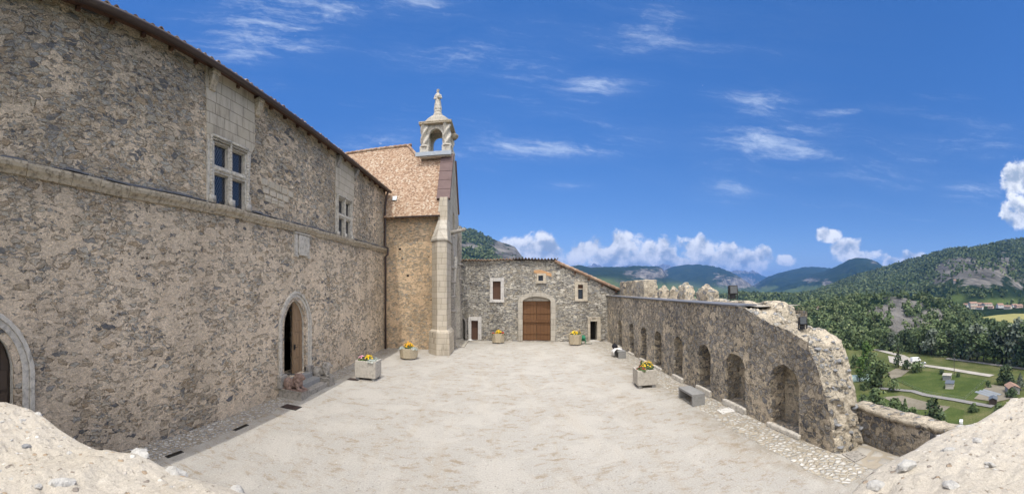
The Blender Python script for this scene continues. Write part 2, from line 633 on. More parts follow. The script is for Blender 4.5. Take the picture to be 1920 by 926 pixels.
def ashlar(name, c0, c1, bw=0.7, bh=0.33, ax='x', dark=0.25):
    """squared stone blocks in courses"""
    def fn(N, b):
        p = pos(N)
        x, y, z = N.sep(p)
        u = N.m('ADD', x, y)
        row = N.m('FLOOR', N.m('DIVIDE', z, bh))
        uu = N.m('ADD', N.m('DIVIDE', u, bw), N.m('MULTIPLY', N.m('FRACT', N.m('MULTIPLY', row, 0.37)), 1.7))
        fu, fz = N.m('FRACT', uu), N.m('FRACT', N.m('DIVIDE', z, bh))
        eu = N.m('MULTIPLY', N.m('MINIMUM', fu, N.m('SUBTRACT', 1, fu)), bw)
        ez = N.m('MULTIPLY', N.m('MINIMUM', fz, N.m('SUBTRACT', 1, fz)), bh)
        e = N.m('ADD', N.m('MINIMUM', eu, ez), N.m('MULTIPLY', N.m('SUBTRACT', N.noise(p, 12, 3), .5), 0.012))
        mask = N.mr(e, 0.004, 0.016)
        wn = N.new('ShaderNodeTexWhiteNoise', noise_dimensions='2D')
        N.put(wn.inputs['Vector'], N.comb(N.m('FLOOR', uu), row, 0))
        n1, n2 = N.noise(p, 2.2, 5, 0.65), N.noise(p, 30, 4, 0.7)
        f = N.m('ADD', N.m('MULTIPLY', wn.outputs['Value'], 0.55), N.m('MULTIPLY', n1, 0.5), clamp=True)
        col = N.mix(f, c0, c1)
        t = N.m('MULTIPLY', N.m('MULTIPLY_ADD', n2, 0.35, 0.8), N.mixf(mask, 0.62, 1.0))
        st = N.mr(N.noise(N.vm('MULTIPLY', p, (1.6, 1.6, .3)), 1.0, 5, 0.7), 0.5, 0.72, 1.0, 1 - dark)
        t = N.m('MULTIPLY', t, st)
        col = N.mix(1.0, col, N.comb(t, t, t), 'MULTIPLY')
        h = N.m('ADD', mask, N.m('MULTIPLY', n2, 0.4))
        return col, N.bump(h, 0.9, 0.012)
    return material(name, fn, 0.9, 0.15)


M['ashlar'] = ashlar('pale_ashlar', (.43, .375, .29), (.56, .50, .41), 0.62, 0.34, dark=.42)
M['ashlar_grey'] = ashlar('grey_ashlar', (.38, .345, .29), (.50, .46, .39), 0.55, 0.42, dark=0.35)
M['quoin'] = ashlar('white_quoin', (.50, .48, .45), (.62, .59, .55), 0.5, 0.45, dark=0.2)


def carved(name, c0, c1, dark=0.5, bumpd=0.02, sc=1.0):
    def fn(N, b):
        p = pos(N)
        n1, n2, n3 = N.noise(p, 1.5 * sc, 5, 0.65), N.noise(p, 9 * sc, 5, 0.7), N.noise(p, 45 * sc, 4, 0.7)
        col = N.mix(n1, c0, c1)
        t = N.m('MULTIPLY', N.mr(n2, 0.42, 0.72, 1.0, 1 - dark), N.m('MULTIPLY_ADD', n3, 0.5, 0.75))
        return N.mix(1.0, col, N.comb(t, t, t), 'MULTIPLY'), N.bump(N.m('ADD', n2, N.m('MULTIPLY', n3, 0.4)), 0.8, bumpd)
    return material(name, fn, 0.92, 0.15)


M['carved'] = carved('carved_limestone', (.47, .435, .375), (.61, .57, .50), 0.5)
M['string'] = carved('weathered_course', (.42, .36, .27), (.52, .45, .35), 0.65)
M['lichen'] = carved('grey_carved_stone', (.27, .25, .225), (.40, .37, .325), 0.55, 0.03)
M['red_stone'] = carved('reddish_stone', (.22, .15, .125), (.30, .215, .18), 0.5, 0.03, 1.5)
M['concrete'] = carved('weathered_concrete', (.42, .385, .33), (.52, .485, .43), 0.35, 0.008, 1.2)
M['concrete_tan'] = carved('pebbly_tan_concrete', (.44, .37, .26), (.52, .45, .33), 0.3, 0.012, 2.0)
M['bench'] = carved('smooth_grey_concrete', (.235, .235, .23), (.29, .285, .275), 0.2, 0.003, 1.0)
M['slab'] = carved('white_slab', (.60, .58, .54), (.68, .66, .62), 0.3, 0.01)
M['rock'] = carved('pale_embedded_rock', (.40, .39, .37), (.58, .56, .52), 0.35, 0.03, 2.2)
M['rock_dark'] = carved('grey_embedded_rock', (.20, .21, .225), (.32, .32, .32), 0.35, 0.03, 2.2)


def plain(name, c, rough=0.6, spec=0.3, metal=0.0, var=0.25, sc=6):
    def fn(N, b):
        b.inputs['Metallic'].default_value = metal
        n = N.noise(objc(N), sc, 5, 0.65)
        t = N.m('MULTIPLY_ADD', n, 2 * var, 1 - var)
        return N.mix(1.0, c, N.comb(t, t, t), 'MULTIPLY'), None
    return material(name, fn, rough, spec)


M['gutter'] = plain('brown_metal', (.055, .038, .035), 0.45, 0.4)
M['dark_metal'] = plain('black_metal', (.018, .018, .02), 0.5, 0.4)
M['coping_brown'] = plain('purple_brown_stone', (.15, .105, .10), 0.8, 0.2, var=0.3, sc=2.5)
M['zinc'] = plain('zinc_sheet', (.30, .33, .36), 0.45, 0.5, 0.6)
M['lead_cap'] = plain('dark_lead_capping', (.13, .135, .15), 0.6, 0.4)
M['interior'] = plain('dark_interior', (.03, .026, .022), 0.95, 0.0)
M['glass_lamp'] = plain('lamp_glass', (.07, .075, .075), 0.2, 0.5)
M['white_paint'] = plain('white_paint', (.78, .78, .77), 0.4, 0.4, var=0.05)
M['tyre'] = plain('rubber', (.02, .02, .02), 0.8, 0.2)
M['green_plastic'] = plain('green_plastic', (.03, .22, .12), 0.4, 0.4)
M['white_cloth'] = plain('white_cloth', (.75, .74, .72), 0.9, 0.1, var=0.08)
M['black_cloth'] = plain('black_cloth', (.02, .02, .025), 0.9, 0.1)
M['soil'] = plain('soil', (.06, .045, .03), 0.95, 0.05)
M['post_wood'] = plain('grey_post_wood', (.10, .085, .07), 0.9, 0.1)
M['plastic_sheet'] = plain('grey_plastic_sheet', (.24, .26, .27), 0.4, 0.4)


def wood(name, c0, c1, plank=0.16, ax=(1, 1, 0), rough=0.75):
    def fn(N, b):
        p = pos(N)
        x, y, z = N.sep(p)
        u = N.m('DIVIDE', N.m('ADD', x, y), plank)
        wn = N.new('ShaderNodeTexWhiteNoise', noise_dimensions='1D')
        N.put(wn.inputs['W'], N.m('FLOOR', u))
        fr = N.m('FRACT', u)
        e = N.m('MINIMUM', fr, N.m('SUBTRACT', 1, fr))
        g = N.noise(N.vm('MULTIPLY', p, (26, 26, 1.6)), 1.0, 5, 0.65)
        col = N.mix(N.m('ADD', N.m('MULTIPLY', wn.outputs['Value'], .5), N.m('MULTIPLY', g, .5)), c0, c1)
        t = N.mr(e, 0.0, 0.07, 0.35, 1.0)
        return N.mix(1.0, col, N.comb(t, t, t), 'MULTIPLY'), N.bump(N.m('ADD', N.m('MULTIPLY', g, .3), t), 0.6, 0.008)
    return material(name, fn, rough, 0.25)


M['gate'] = wood('gate_planks', (.115, .055, .026), (.20, .105, .05), 0.22)
M['door_old'] = wood('old_door_wood', (.20, .13, .075), (.32, .22, .13), 0.15)
M['door_dark'] = wood('dark_door_wood', (.06, .045, .035), (.11, .08, .06), 0.18)
M['shutter'] = wood('brown_shutter_wood', (.085, .045, .03), (.13, .075, .05), 0.12)


def canal_tiles():
    def fn(N, b):
        p = pos(N)
        n = N.noise(p, 5, 4, 0.6)
        v = N.voro(N.vm('MULTIPLY', p, (1, 1, 1)), 3.2)
        col = N.ramp(N.m('ADD', N.m('MULTIPLY', n, .5), N.m('MULTIPLY', N.sep(v.outputs['Color'])[0], .5)),
                     [(0, (.16, .105, .08)), (.4, (.30, .20, .14)), (.7, (.42, .32, .24)), (1, (.46, .40, .33))])
        return col, N.bump(n, .5, .01)
    return material('canal_tile', fn, 0.85, 0.15)


M['canal'] = canal_tiles()
M['canal_dark'] = plain('dark_old_tile', (.12, .10, .09), 0.9, 0.1, var=0.5, sc=3)


def flat_tiles():
    def fn(N, b):
        p = pos(N)
        x, y, z = N.sep(p)
        row0 = N.m('DIVIDE', z, 0.075)
        row = N.m('FLOOR', row0)
        u = N.m('ADD', N.m('DIVIDE', N.m('ADD', x, 0.0), 0.11), N.m('MULTIPLY', N.m('FRACT', N.m('MULTIPLY', row, 0.5)), 1.0))
        wn = N.new('ShaderNodeTexWhiteNoise', noise_dimensions='2D')
        N.put(wn.inputs['Vector'], N.comb(N.m('FLOOR', u), row, 0))
        r = N.m('ADD', wn.outputs['Value'], N.m('MULTIPLY', N.m('SUBTRACT', N.noise(p, 0.8, 3), .5), .35), clamp=True)
        col = N.ramp(r, [(0, (.22, .145, .10)), (.2, (.31, .20, .135)), (.45, (.375, .255, .17)), (.7, (.42, .30, .21)), (.88, (.47, .36, .265)), (1, (.52, .45, .36))])
        fz, fu = N.m('FRACT', row0), N.m('FRACT', u)
        # rounded lower end of each tile
        d = N.m('ADD', fz, N.m('MULTIPLY', N.m('POWER', N.m('ABSOLUTE', N.m('SUBTRACT', fu, .5)), 2.0), -1.3))
        ed = N.m('MINIMUM', N.mr(d, -0.08, 0.12), N.mr(N.m('MINIMUM', fu, N.m('SUBTRACT', 1, fu)), 0, .08, .4, 1))
        t = N.m('MULTIPLY', N.mixf(ed, .38, 1.0), N.m('MULTIPLY_ADD', N.noise(p, 25, 3), .3, .85))
        col = N.mix(1.0, col, N.comb(t, t, t), 'MULTIPLY')
        h = N.m('MULTIPLY', N.m('SUBTRACT', 1.2, fz), ed)
        return col, N.bump(N.m('ADD', h, N.m('MULTIPLY', wn.outputs['Value'], .5)), .55, .015)
    return material('flat_clay_tile', fn, 0.85, 0.15)


M['flat_tile'] = flat_tiles()


def gravel():
    def fn(N, b):
        p = pos(N)
        x, y, z = N.sep(p)
        n0 = N.noise(p, 0.16, 4, 0.6)
        n1 = N.noise(p, 0.7, 6, 0.7, 0.6)
        st = N.noise(N.vm('MULTIPLY', p, (1.0, 1.7, 1)), 2.1, 8, 0.78, 0.3)
        tr = N.noise(N.vm('MULTIPLY', p, (2.0, .25, 1)), 0.8, 5, 0.65, 0.5)
        n3, n4 = N.noise(p, 26, 4, 0.75), N.noise(p, 90, 3, 0.8)
        col = N.mix(n0, (.372, .350, .312), (.425, .408, .377))
        col = N.mix(N.m('MULTIPLY', N.mr(tr, 0.50, 0.68), 0.4), col, (.36, .31, .245))
        col = N.mix(N.m('MULTIPLY', N.m('MULTIPLY', N.mr(st, 0.50, 0.63), N.mr(n1, .38, .56)), 0.85), col, (.29, .235, .165))
        col = N.mix(N.m('MULTIPLY', N.mr(n1, 0.54, 0.38), 0.35), col, (.52, .49, .44))
        wh = N.mr(N.noise(N.vm('MULTIPLY', p, (1.2, 1, 1)), 3.3, 4, 0.6), 0.72, 0.76)
        col = N.mix(N.m('MULTIPLY', wh, .7), col, (.66, .64, .60))
        # soil and dust gathered along the walls
        edge = N.m('MAXIMUM', N.mr(N.m('ADD', y, N.m('MULTIPLY', x, .145)), 26.3, 28.0), N.m('MAXIMUM', N.mr(x, -6.4, -7.2), N.mr(x, 5.1, 6.3)))
        edge = N.m('MULTIPLY', edge, N.mr(N.noise(p, 1.9, 5, .7), .40, .62))
        col = N.mix(N.m('MULTIPLY', edge, .6), col, (.25, .215, .16))
        vo = N.voro(p, 17)
        r, g, bl = N.sep(vo.outputs['Color'])
        peb = N.m('MULTIPLY', N.mr(vo.outputs['Distance'], .36, .26), N.mr(r, .80, .84))
        col = N.mix(N.m('MULTIPLY', peb, .8), col, N.mix(g, (.25, .235, .22), (.60, .57, .53)))
        t = N.m('MULTIPLY', N.m('MULTIPLY_ADD', n3, .9, .55), N.m('MULTIPLY_ADD', n4, .9, .55))
        col = N.mix(1.0, col, N.comb(t, t, t), 'MULTIPLY')
        return col, N.bump(N.m('ADD', N.m('ADD', n3, N.m('MULTIPLY', n4, .6)), N.m('ADD', N.m('MULTIPLY', st, .8), peb)), .8, .025)
    return material('sandy_gravel', fn, 0.97, 0.05)


M['gravel'] = gravel()


def cobbles(name, lo, hi, joint, sc=7.5):
    def fn(N, b):
        p = pos(N)
        q = N.vm('ADD', p, N.vm('SCALE', N.noise(p, 5, 2, out=1), .05))
        e, c = N.voro(q, sc, 'DISTANCE_TO_EDGE', 0.9), N.voro(q, sc, 'F1', 0.9)
        r, g, _ = N.sep(c.outputs['Color'])
        mask = N.mr(N.m('ADD', e.outputs[0], N.m('MULTIPLY', N.m('SUBTRACT', N.noise(p, 30, 3), .5), .08)), .07, .15)
        mask = N.m('MULTIPLY', mask, N.mr(g, .10, .16))
        t = N.m('MULTIPLY_ADD', N.noise(p, 40, 3), .4, .8)
        sc_ = N.mix(1.0, N.mix(N.m('POWER', r, 0.7), lo, hi), N.comb(t, t, t), 'MULTIPLY')
        return N.mix(mask, joint, sc_), N.bump(N.mr(e.outputs[0], 0, .3), 1.0, .04)
    return material(name, fn, 0.85, 0.2)


M['cobble'] = cobbles('white_cobbles', (.30, .285, .255), (.58, .56, .52), (.38, .335, .265))
M['cobble_shade'] = cobbles('shade_tinted_cobbles', (.24, .235, .23), (.52, .50, .47), (.33, .29, .23), 8.5)  # same cobbles, with the shade beside the wing put into a darker colour
M['flag'] = cobbles('rough_flagstones', (.30, .28, .25), (.44, .41, .36), (.33, .29, .23), 2.2)


def sandy_top():
    def fn(N, b):
        p = pos(N)
        n0, n1 = N.noise(p, 1.4, 5, 0.6), N.noise(p, 7, 6, 0.7)
        n2, n3 = N.noise(p, 45, 6, 0.85), N.noise(p, 130, 3, 0.8)
        col = N.mix(n0, (.44, .395, .325), (.50, .46, .40))
        col = N.mix(N.m('MULTIPLY', N.mr(n1, .58, .75), .5), col, (.66, .61, .53))
        col = N.mix(N.m('MULTIPLY', N.mr(n1, .42, .25), .55), col, (.38, .30, .21))
        vo = N.voro(p, 17)
        r, g, bl = N.sep(vo.outputs['Color'])
        peb = N.m('MULTIPLY', N.mr(vo.outputs['Distance'], .34, .26), N.mr(r, .70, .74))
        col = N.mix(peb, col, N.ramp(g, [(0, (.22, .21, .20)), (.4, (.40, .30, .20)), (.7, (.55, .50, .44)), (1, (.66, .63, .58))]))
        hole = N.m('MULTIPLY', N.mr(N.noise(p, 20, 5, .75), .60, .68), .75)
        col = N.mix(hole, col, (.20, .155, .11))
        t = N.m('MULTIPLY', N.m('MULTIPLY_ADD', n2, 1.3, .35), N.m('MULTIPLY_ADD', n3, .8, .6))
        col = N.mix(1.0, col, N.comb(t, t, t), 'MULTIPLY')
        h = N.m('ADD', N.m('MULTIPLY', n1, 1.2), N.m('ADD', N.m('MULTIPLY', n2, .55), N.m('ADD', N.m('MULTIPLY', n3, .25), N.m('MULTIPLY', peb, .5))))
        return col, N.bump(N.m('SUBTRACT', h, N.m('MULTIPLY', hole, .6)), .9, .02)
    return material('sandy_lime_mortar', fn, 0.97, 0.05)


M['parapet'] = sandy_top()


def lattice():
    def fn(N, b):
        b.inputs['Metallic'].default_value = 0.0
        x, y, z = N.sep(pos(N))
        u = N.m('ADD', x, y)
        a = N.m('FRACT', N.m('MULTIPLY', N.m('ADD', u, N.m('MULTIPLY', z, .62)), 10))
        c = N.m('FRACT', N.m('MULTIPLY', N.m('SUBTRACT', u, N.m('MULTIPLY', z, .62)), 10))
        ln = N.m('MAXIMUM', N.mr(a, .88, .94), N.mr(c, .88, .94))
        return N.mix(ln, (.012, .016, .024), (.13, .14, .155)), None
    return material('leaded_glass', fn, 0.12, 0.5)


M['lattice'] = lattice()


def foliage(name, stops, rough=0.7):
    def fn(N, b):
        at = N.new('ShaderNodeAttribute', attribute_name='tone').outputs['Fac']
        n = N.noise(pos(N), 0.35, 4, 0.6)
        f = N.m('ADD', N.m('MULTIPLY', at, .62), N.m('MULTIPLY', n, .38), clamp=True)
        return N.ramp(f, stops), None
    return material(name, fn, rough, 0.15)


M['leaf'] = foliage('green_foliage', [(0.05, (.045, .070, .034)), (.5, (.105, .145, .060)), (.95, (.21, .24, .115))])
M['leaf_dark'] = foliage('dark_foliage', [(0.1, (.040, .060, .030)), (.5, (.075, .105, .050)), (.9, (.13, .165, .08))])
M['leaf_pale'] = foliage('silvery_foliage', [(0.1, (.085, .105, .075)), (.5, (.145, .17, .125)), (.9, (.22, .245, .18))])
M['leaf_lime'] = foliage('willow_foliage', [(0.1, (.04, .075, .018)), (.5, (.08, .135, .032)), (.9, (.12, .18, .05))])
M['leaf_silver'] = foliage('silver_leaves', [(0.1, (.25, .29, .25)), (.5, (.42, .46, .42)), (.9, (.58, .60, .56))])
M['bark'] = plain('bark', (.06, .05, .04), 0.95, 0.05, var=.4)


def petals(name, c0, c1):
    def fn(N, b):
        at = N.new('ShaderNodeAttribute', attribute_name='tone').outputs['Fac']
        return N.mix(at, c0, c1), None
    return material(name, fn, 0.6, 0.2)


M['pet_yellow'] = petals('yellow_petals', (.72, .42, .01), (.82, .62, .03))
M['pet_orange'] = petals('orange_petals', (.75, .28, .01), (.82, .50, .02))
M['pet_red'] = petals('red_petals', (.45, .02, .02), (.62, .09, .05))
M['pet_pink'] = petals('pink_petals', (.60, .16, .28), (.75, .45, .52))


def terrain_mat():
    def fn(N, b):
        p = pos(N)
        A = lambda n: N.new('ShaderNodeAttribute', attribute_name=n).outputs['Fac']
        rock, fld = A('rock'), A('field')
        n0, n1 = N.noise(p, 0.004, 6, 0.6), N.noise(p, 0.03, 6, 0.65)
        n2 = N.noise(p, 0.25, 4, 0.65)
        nf = N.noise(p, 0.008, 6, 0.7)
        forest = N.ramp(N.m('ADD', N.m('ADD', N.m('MULTIPLY', n1, .3), N.m('MULTIPLY', nf, .5)), N.m('MULTIPLY', n2, .2)), [(.36, (.008, .017, .010)), (.5, (.016, .031, .015)), (.66, (.045, .062, .028))])
        meadow = N.ramp(N.m('ADD', N.m('MULTIPLY', n0, .6), N.m('MULTIPLY', n2, .4)), [(.3, (.055, .085, .025)), (.55, (.09, .125, .04)), (.75, (.16, .155, .07))])
        x, y, z = N.sep(p)
        gul = N.noise(N.comb(N.m('MULTIPLY', N.m('ADD', x, N.m('MULTIPLY', y, -.5)), 1), N.m('MULTIPLY', y, .25), N.m('MULTIPLY', z, .35)), .02, 8, .75)
        rk = N.ramp(gul, [(.38, (.05, .05, .046)), (.5, (.13, .125, .115)), (.62, (.24, .225, .205))])
        col = N.mix(fld, forest, meadow)
        rm = N.mr(N.m('ADD', N.m('MULTIPLY', rock, .8), N.m('ADD', N.m('MULTIPLY', N.m('SUBTRACT', n1, .5), .8), N.m('MULTIPLY', N.m('SUBTRACT', N.noise(N.vm('MULTIPLY', p, (1, 1, .4)), .012, 6, .7), .5), 1.7))), .42, .62)
        col = N.mix(rm, col, rk)
        return col, N.bump(N.m('ADD', N.m('ADD', n1, N.m('MULTIPLY', n2, .3)), N.m('MULTIPLY', gul, 2.0)), .8, 9.0)
    return material('hills_and_valley', fn, 0.97, 0.03)


M['terrain'] = terrain_mat()


def ground_cover(name, stops, sc=.6, bump=.1, stretch=(1, 1, 1)):
    def fn(N, b):
        p = N.vm('MULTIPLY', pos(N), stretch)
        n = N.m('ADD', N.m('MULTIPLY', N.noise(p, sc * .2, 4), .5), N.m('MULTIPLY', N.noise(p, sc * 3, 4, .7), .5))
        return N.ramp(n, stops), N.bump(N.noise(p, sc * 6, 3), .6, bump)
    return material(name, fn, 0.97, 0.04)


M['grass'] = ground_cover('mown_grass', [(.38, (.042, .062, .018)), (.5, (.060, .085, .025)), (.62, (.095, .11, .038))])
M['rough_grass'] = ground_cover('rough_grass', [(.38, (.055, .072, .024)), (.5, (.085, .10, .036)), (.62, (.15, .14, .068))])
M['wheat'] = ground_cover('ripening_field', [(.35, (.20, .20, .075)), (.6, (.29, .265, .11))], .3)
M['earth'] = ground_cover('ploughed_earth', [(.35, (.13, .115, .085)), (.5, (.19, .17, .13)), (.68, (.25, .225, .18))], .8, .1, (1, .35, 1))
M['track'] = ground_cover('pale_track', [(.35, (.29, .27, .235)), (.65, (.42, .395, .35))])
M['asphalt'] = ground_cover('grey_lane', [(.35, (.17, .165, .16)), (.65, (.26, .25, .235))])
M['house_wall'] = plain('cream_render', (.58, .52, .43), .9, .1, var=.12, sc=1)
M['house_white'] = plain('white_render', (.70, .68, .64), .9, .1, var=.08, sc=1)
M['house_pink'] = plain('pink_render', (.58, .42, .34), .9, .1, var=.1, sc=1)
M['house_roof'] = plain('clay_roof', (.29, .19, .145), .9, .1, var=.3, sc=2)
M['slate_roof'] = plain('slate_roof', (.10, .115, .135), .6, .3, var=.2, sc=2)
M['stone_grey'] = plain('grey_block', (.33, .315, .29), .9, .1, var=.15, sc=2)

#__STRUCTURE__
# ================================================================== valley, hills, mountains
ZV = -34.0
RIDGES = [  # name, [(px, py)...], crest distance, front width, back width, power
    ('west', [(560, 470), (700, 440), (780, 415), (820, 412), (856, 426), (890, 432), (930, 450), (965, 462), (985, 488), (1010, 505), (1040, 530), (1070, 552)], 1800, 1300, 1500, 1.0),
    ('cliff', [(960, 512), (1040, 506), (1065, 500), (1085, 496), (1108, 501), (1140, 500), (1175, 500), (1190, 498), (1235, 499), (1243, 504), (1250, 517), (1275, 526), (1300, 535), (1340, 546), (1400, 556)], 4000, 1700, 1500, 0.8),
    ('dome', [(1100, 530), (1190, 516), (1240, 508), (1265, 499), (1285, 496), (1305, 495), (1330, 497.5), (1350, 501), (1370, 509), (1390, 521), (1410, 535), (1428, 548), (1445, 556)], 5200, 1700, 1800, 0.9),
    ('peaks', [(1060, 512), (1085, 504), (1097, 501), (1105, 497), (1115, 492.5), (1124, 496), (1138, 502), (1160, 499), (1172, 496), (1180, 493.5), (1190, 496), (1205, 498), (1222, 499), (1235, 496), (1246, 493.5), (1256, 497), (1268, 500), (1300, 508), (1350, 510), (1372, 507), (1385, 505.5), (1396, 507), (1402, 509), (1411, 506), (1420, 510), (1432, 517), (1450, 520), (1480, 522)], 12000, 3000, 1500, 1.2),
    ('blue', [(1385, 548), (1410, 536), (1440, 518), (1465, 510), (1490, 504), (1510, 500), (1530, 499.5), (1555, 502), (1590, 508), (1660, 520)], 6500, 2000, 1800, 0.9),
    ('green_peak', [(1415, 556), (1440, 543), (1465, 530), (1490, 520), (1520, 513), (1545, 508), (1562, 502), (1578, 494), (1592, 486), (1604, 482.5), (1625, 484), (1642, 489), (1655, 498), (1690, 510)], 4600, 1800, 1500, 0.85),
    ('big', [(1400, 560), (1480, 555), (1530, 546), (1562, 534), (1600, 518), (1630, 508), (1660, 498), (1690, 490), (1715, 485), (1745, 477), (1775, 469), (1795, 466), (1822, 466), (1850, 461), (1880, 453), (1905, 449), (1940, 446), (2000, 438), (2150, 425), (2400, 440)], 1750, 900, 1500, 0.9),
    ('mound', [(1480, 585), (1540, 572), (1590, 563), (1640, 558), (1690, 554), (1730, 558), (1770, 570), (1810, 588), (1850, 606)], 420, 190, 160, 0.75),
    ('shelf', [(1395, 553), (1440, 556), (1500, 557), (1580, 556), (1650, 555), (1760, 558), (1900, 566), (2100, 575)], 1000, 420, 600, 0.9),
]


def terrain_z(x, y):
    R = np.hypot(x, y)
    px = X0 + F * np.arctan2(x, y)
    z = np.full_like(R, ZV)
    z += (fbm(x * .004 + 5, y * .004, 3) - .5) * 6 * np.clip((R - 300) / 400, 0, 1)
    n_a = fbm(x * .0028, y * .0028, 6, .55) - .5
    n_b = fbm(x * .011 + 40, y * .011, 5, .55) - .5
    n_r = np.abs(fbm(x * .0016 + 11, y * .0016, 5, .5) - .5) * 2
    n_r = .55 - np.sqrt(n_r)
    for name, pts, Rk, wf, wb, pw in RIDGES:
        P = np.array(pts, float)
        ytop = np.interp(px, P[:, 0], P[:, 1])
        edge = np.clip((px - P[0, 0]) / 60 + 1, 0, 1) * np.clip((P[-1, 0] - px) / 60 + 1, 0, 1)
        Rc = Rk * (1 + .10 * np.sin(px * .018 + Rk) * (name not in ('mound',)))
        top = CH + (Y0 - ytop) / F * Rc
        t = (R - Rc) / np.where(R < Rc, wf, wb)
        a = np.clip(1 - np.abs(t), 0, 1)
        prof = np.where(R < Rc, a ** pw, a ** 1.3)
        prof = prof * edge
        h = (top - ZV) * prof
        amp = min(60, Rk * .022)
        h = h + (n_a * amp * 1.3 + n_b * amp * .35 - n_r * Rk * .035 * np.clip((1.03 - prof) * 2.2, 0, 1) * (Rk > 1500)) * np.clip(prof * 3, 0, 1) * np.clip(1.12 - prof, 0.05, 1)
        z = np.maximum(z, np.where(prof > 0, ZV + h, -1e9))
    # the castle rock under the walls
    near = np.clip((92 - R) / 78, 0, 1)
    z = np.maximum(z, ZV + (31.0) * near ** 1.15 + (n_b * 3) * (near > 0) * (near < .97))
    return z


ROCKS = [  # px, py, rx, ry, strength : bare grey rock on the slopes
    (1800, 505, 52, 28, 1.15), (1850, 520, 48, 28, 1.15), (1760, 525, 50, 16, .8), (1880, 500, 35, 30, .9), (1905, 530, 40, 20, .9), (1700, 520, 30, 8, .5),
    (1212, 515, 32, 12, 1.1), (1240, 512, 12, 12, 1), (1385, 530, 45, 14, 1), (1350, 520, 25, 10, .7), (1180, 512, 14, 8, .8), (1160, 528, 20, 8, .5),
    (960, 475, 34, 22, 1.1), (940, 455, 24, 12, .9), (880, 462, 30, 8, .9), (985, 488, 25, 14, 1),
    (1690, 568, 45, 16, 1.1), (1665, 585, 34, 22, 1.1), (1700, 612, 50, 28, 1.05), (1745, 590, 25, 14, .9), (1760, 595, 14, 9, 1.0), (1640, 600, 20, 16, .6),
    (1520, 525, 18, 6, .9), (1550, 530, 12, 8, .8), (1640, 492, 10, 6, .7)]
FIELDS = [(1795, 560, 12, 7, 1.2), (1880, 566, 35, 5, 1.2), (1465, 572, 18, 5, 1), (1250, 540, 60, 9, .9), (1330, 545, 60, 7, 1), (1150, 532, 40, 6, .6), (1430, 551, 40, 4, .9), (1125, 528, 30, 6, .9), (1700, 530, 60, 5, .5)]


def blob_mask(px, py, blobs):
    m = np.zeros_like(px)
    for cx, cy, rx, ry, s in blobs:
        d = ((px - cx) / rx) ** 2 + ((py - cy) / ry) ** 2
        m = np.maximum(m, s * np.exp(-d * .8))
    return m


def masks(x, y, z):
    R = np.hypot(x, y)
    px, py = X0 + F * np.arctan2(x, y), Y0 - (z - CH) / np.maximum(R, 1) * F
    rock = blob_mask(px, py, ROCKS) * (R > 200)
    rock = np.maximum(rock, np.where((R > 9500) & (z > 420), .9, 0))
    fld = np.clip(blob_mask(px, py, FIELDS) * 1.3, 0, 1) * (R > 300)
    fld = np.maximum(fld, (R < 238) * 1.0 * (R > 60))
    fld = np.maximum(fld, ((R > 1900) & (z < ZV + 60)) * np.clip((fbm(x * .003, y * .003, 3) - .48) * 8, 0, .7))
    return rock, fld


def build_terrain():
    pxs = np.concatenate([np.arange(-1254, 820, 26.0), np.arange(820, 2060, 1.7), np.arange(2060, 3144.1, 26.0)])
    a = th(pxs)
    Rs = np.concatenate([[0.5], np.geomspace(6, 13500, 430), [26000]])
    A, RR = np.meshgrid(a, Rs)
    x, y = RR * np.sin(A), RR * np.cos(A)
    z = terrain_z(x, y)
    z[-1, :] = ZV
    nr, nc = x.shape
    idx = np.arange(nr * nc).reshape(nr, nc)
    f = np.stack([idx[:-1, :-1], idx[:-1, 1:], idx[1:, 1:], idx[1:, :-1]], -1).reshape(-1, 4)
    f = f[:, ::-1]
    rock, fld = masks(x, y, z)
    o = mesh_np('valley_and_hills', np.stack([x, y, z], -1), f, 4, M['terrain'], None, {'rock': rock.ravel(), 'field': fld.ravel()}, True)
    tag(o, kind='structure')


build_terrain()


def vg(px, py, lift=0.0, z=ZV):
    """point of the flat valley floor"""
    R = (CH - z) * F / (py - Y0)
    return (R * math.sin(th(px)), R * math.cos(th(px)), z + lift)


def patch(name, pts, mat, lift, label=None):
    mb = MB()
    mb.quad(*[vg(px, py, lift) for px, py in pts])
    return tag(mb.build(name, M[mat]), label, kind='structure')


def strip(name, pts, w, mat, lift):
    P = [Vector(vg(*p)) for p in pts]
    mb = MB()
    L, Rr = [], []
    for i, p in enumerate(P):
        d = (P[min(i + 1, len(P) - 1)] - P[max(i - 1, 0)]).normalized()
        n = Vector((-d.y, d.x, 0)) * w / 2
        L.append(p + n + Vector((0, 0, lift)))
        Rr.append(p - n + Vector((0, 0, lift)))
    for i in range(len(P) - 1):
        mb.quad(L[i], L[i + 1], Rr[i + 1], Rr[i])
    return tag(mb.build(name, M[mat]), kind='structure')


patch('grass_field', [(1560, 655), (1600, 650), (1690, 652), (1780, 664), (1925, 684), (1925, 770), (1840, 830), (1640, 830), (1560, 760)], 'rough_grass', .10)
patch('mown_meadow', [(1676, 712), (1730, 696), (1778, 702), (1850, 714), (1836, 750), (1808, 752), (1730, 738)], 'grass', .20)
patch('lower_meadow', [(1606, 742), (1660, 736), (1808, 770), (1800, 826), (1700, 826), (1620, 780)], 'grass', .20)
patch('garden_bed', [(1655, 746), (1690, 743), (1745, 757), (1738, 770), (1700, 768)], 'earth', .30)
patch('vegetable_bed', [(1738, 758), (1782, 764), (1765, 776), (1744, 772)], 'earth', .30)
patch('ploughed_plot', [(1664, 700), (1680, 692), (1706, 695), (1690, 707), (1672, 712)], 'earth', .30)
patch('bare_yard', [(1855, 722), (1885, 726), (1900, 748), (1868, 755), (1826, 749)], 'earth', .30)
patch('building_site', [(1665, 668), (1715, 674), (1735, 690), (1705, 692), (1668, 680)], 'track', .30)
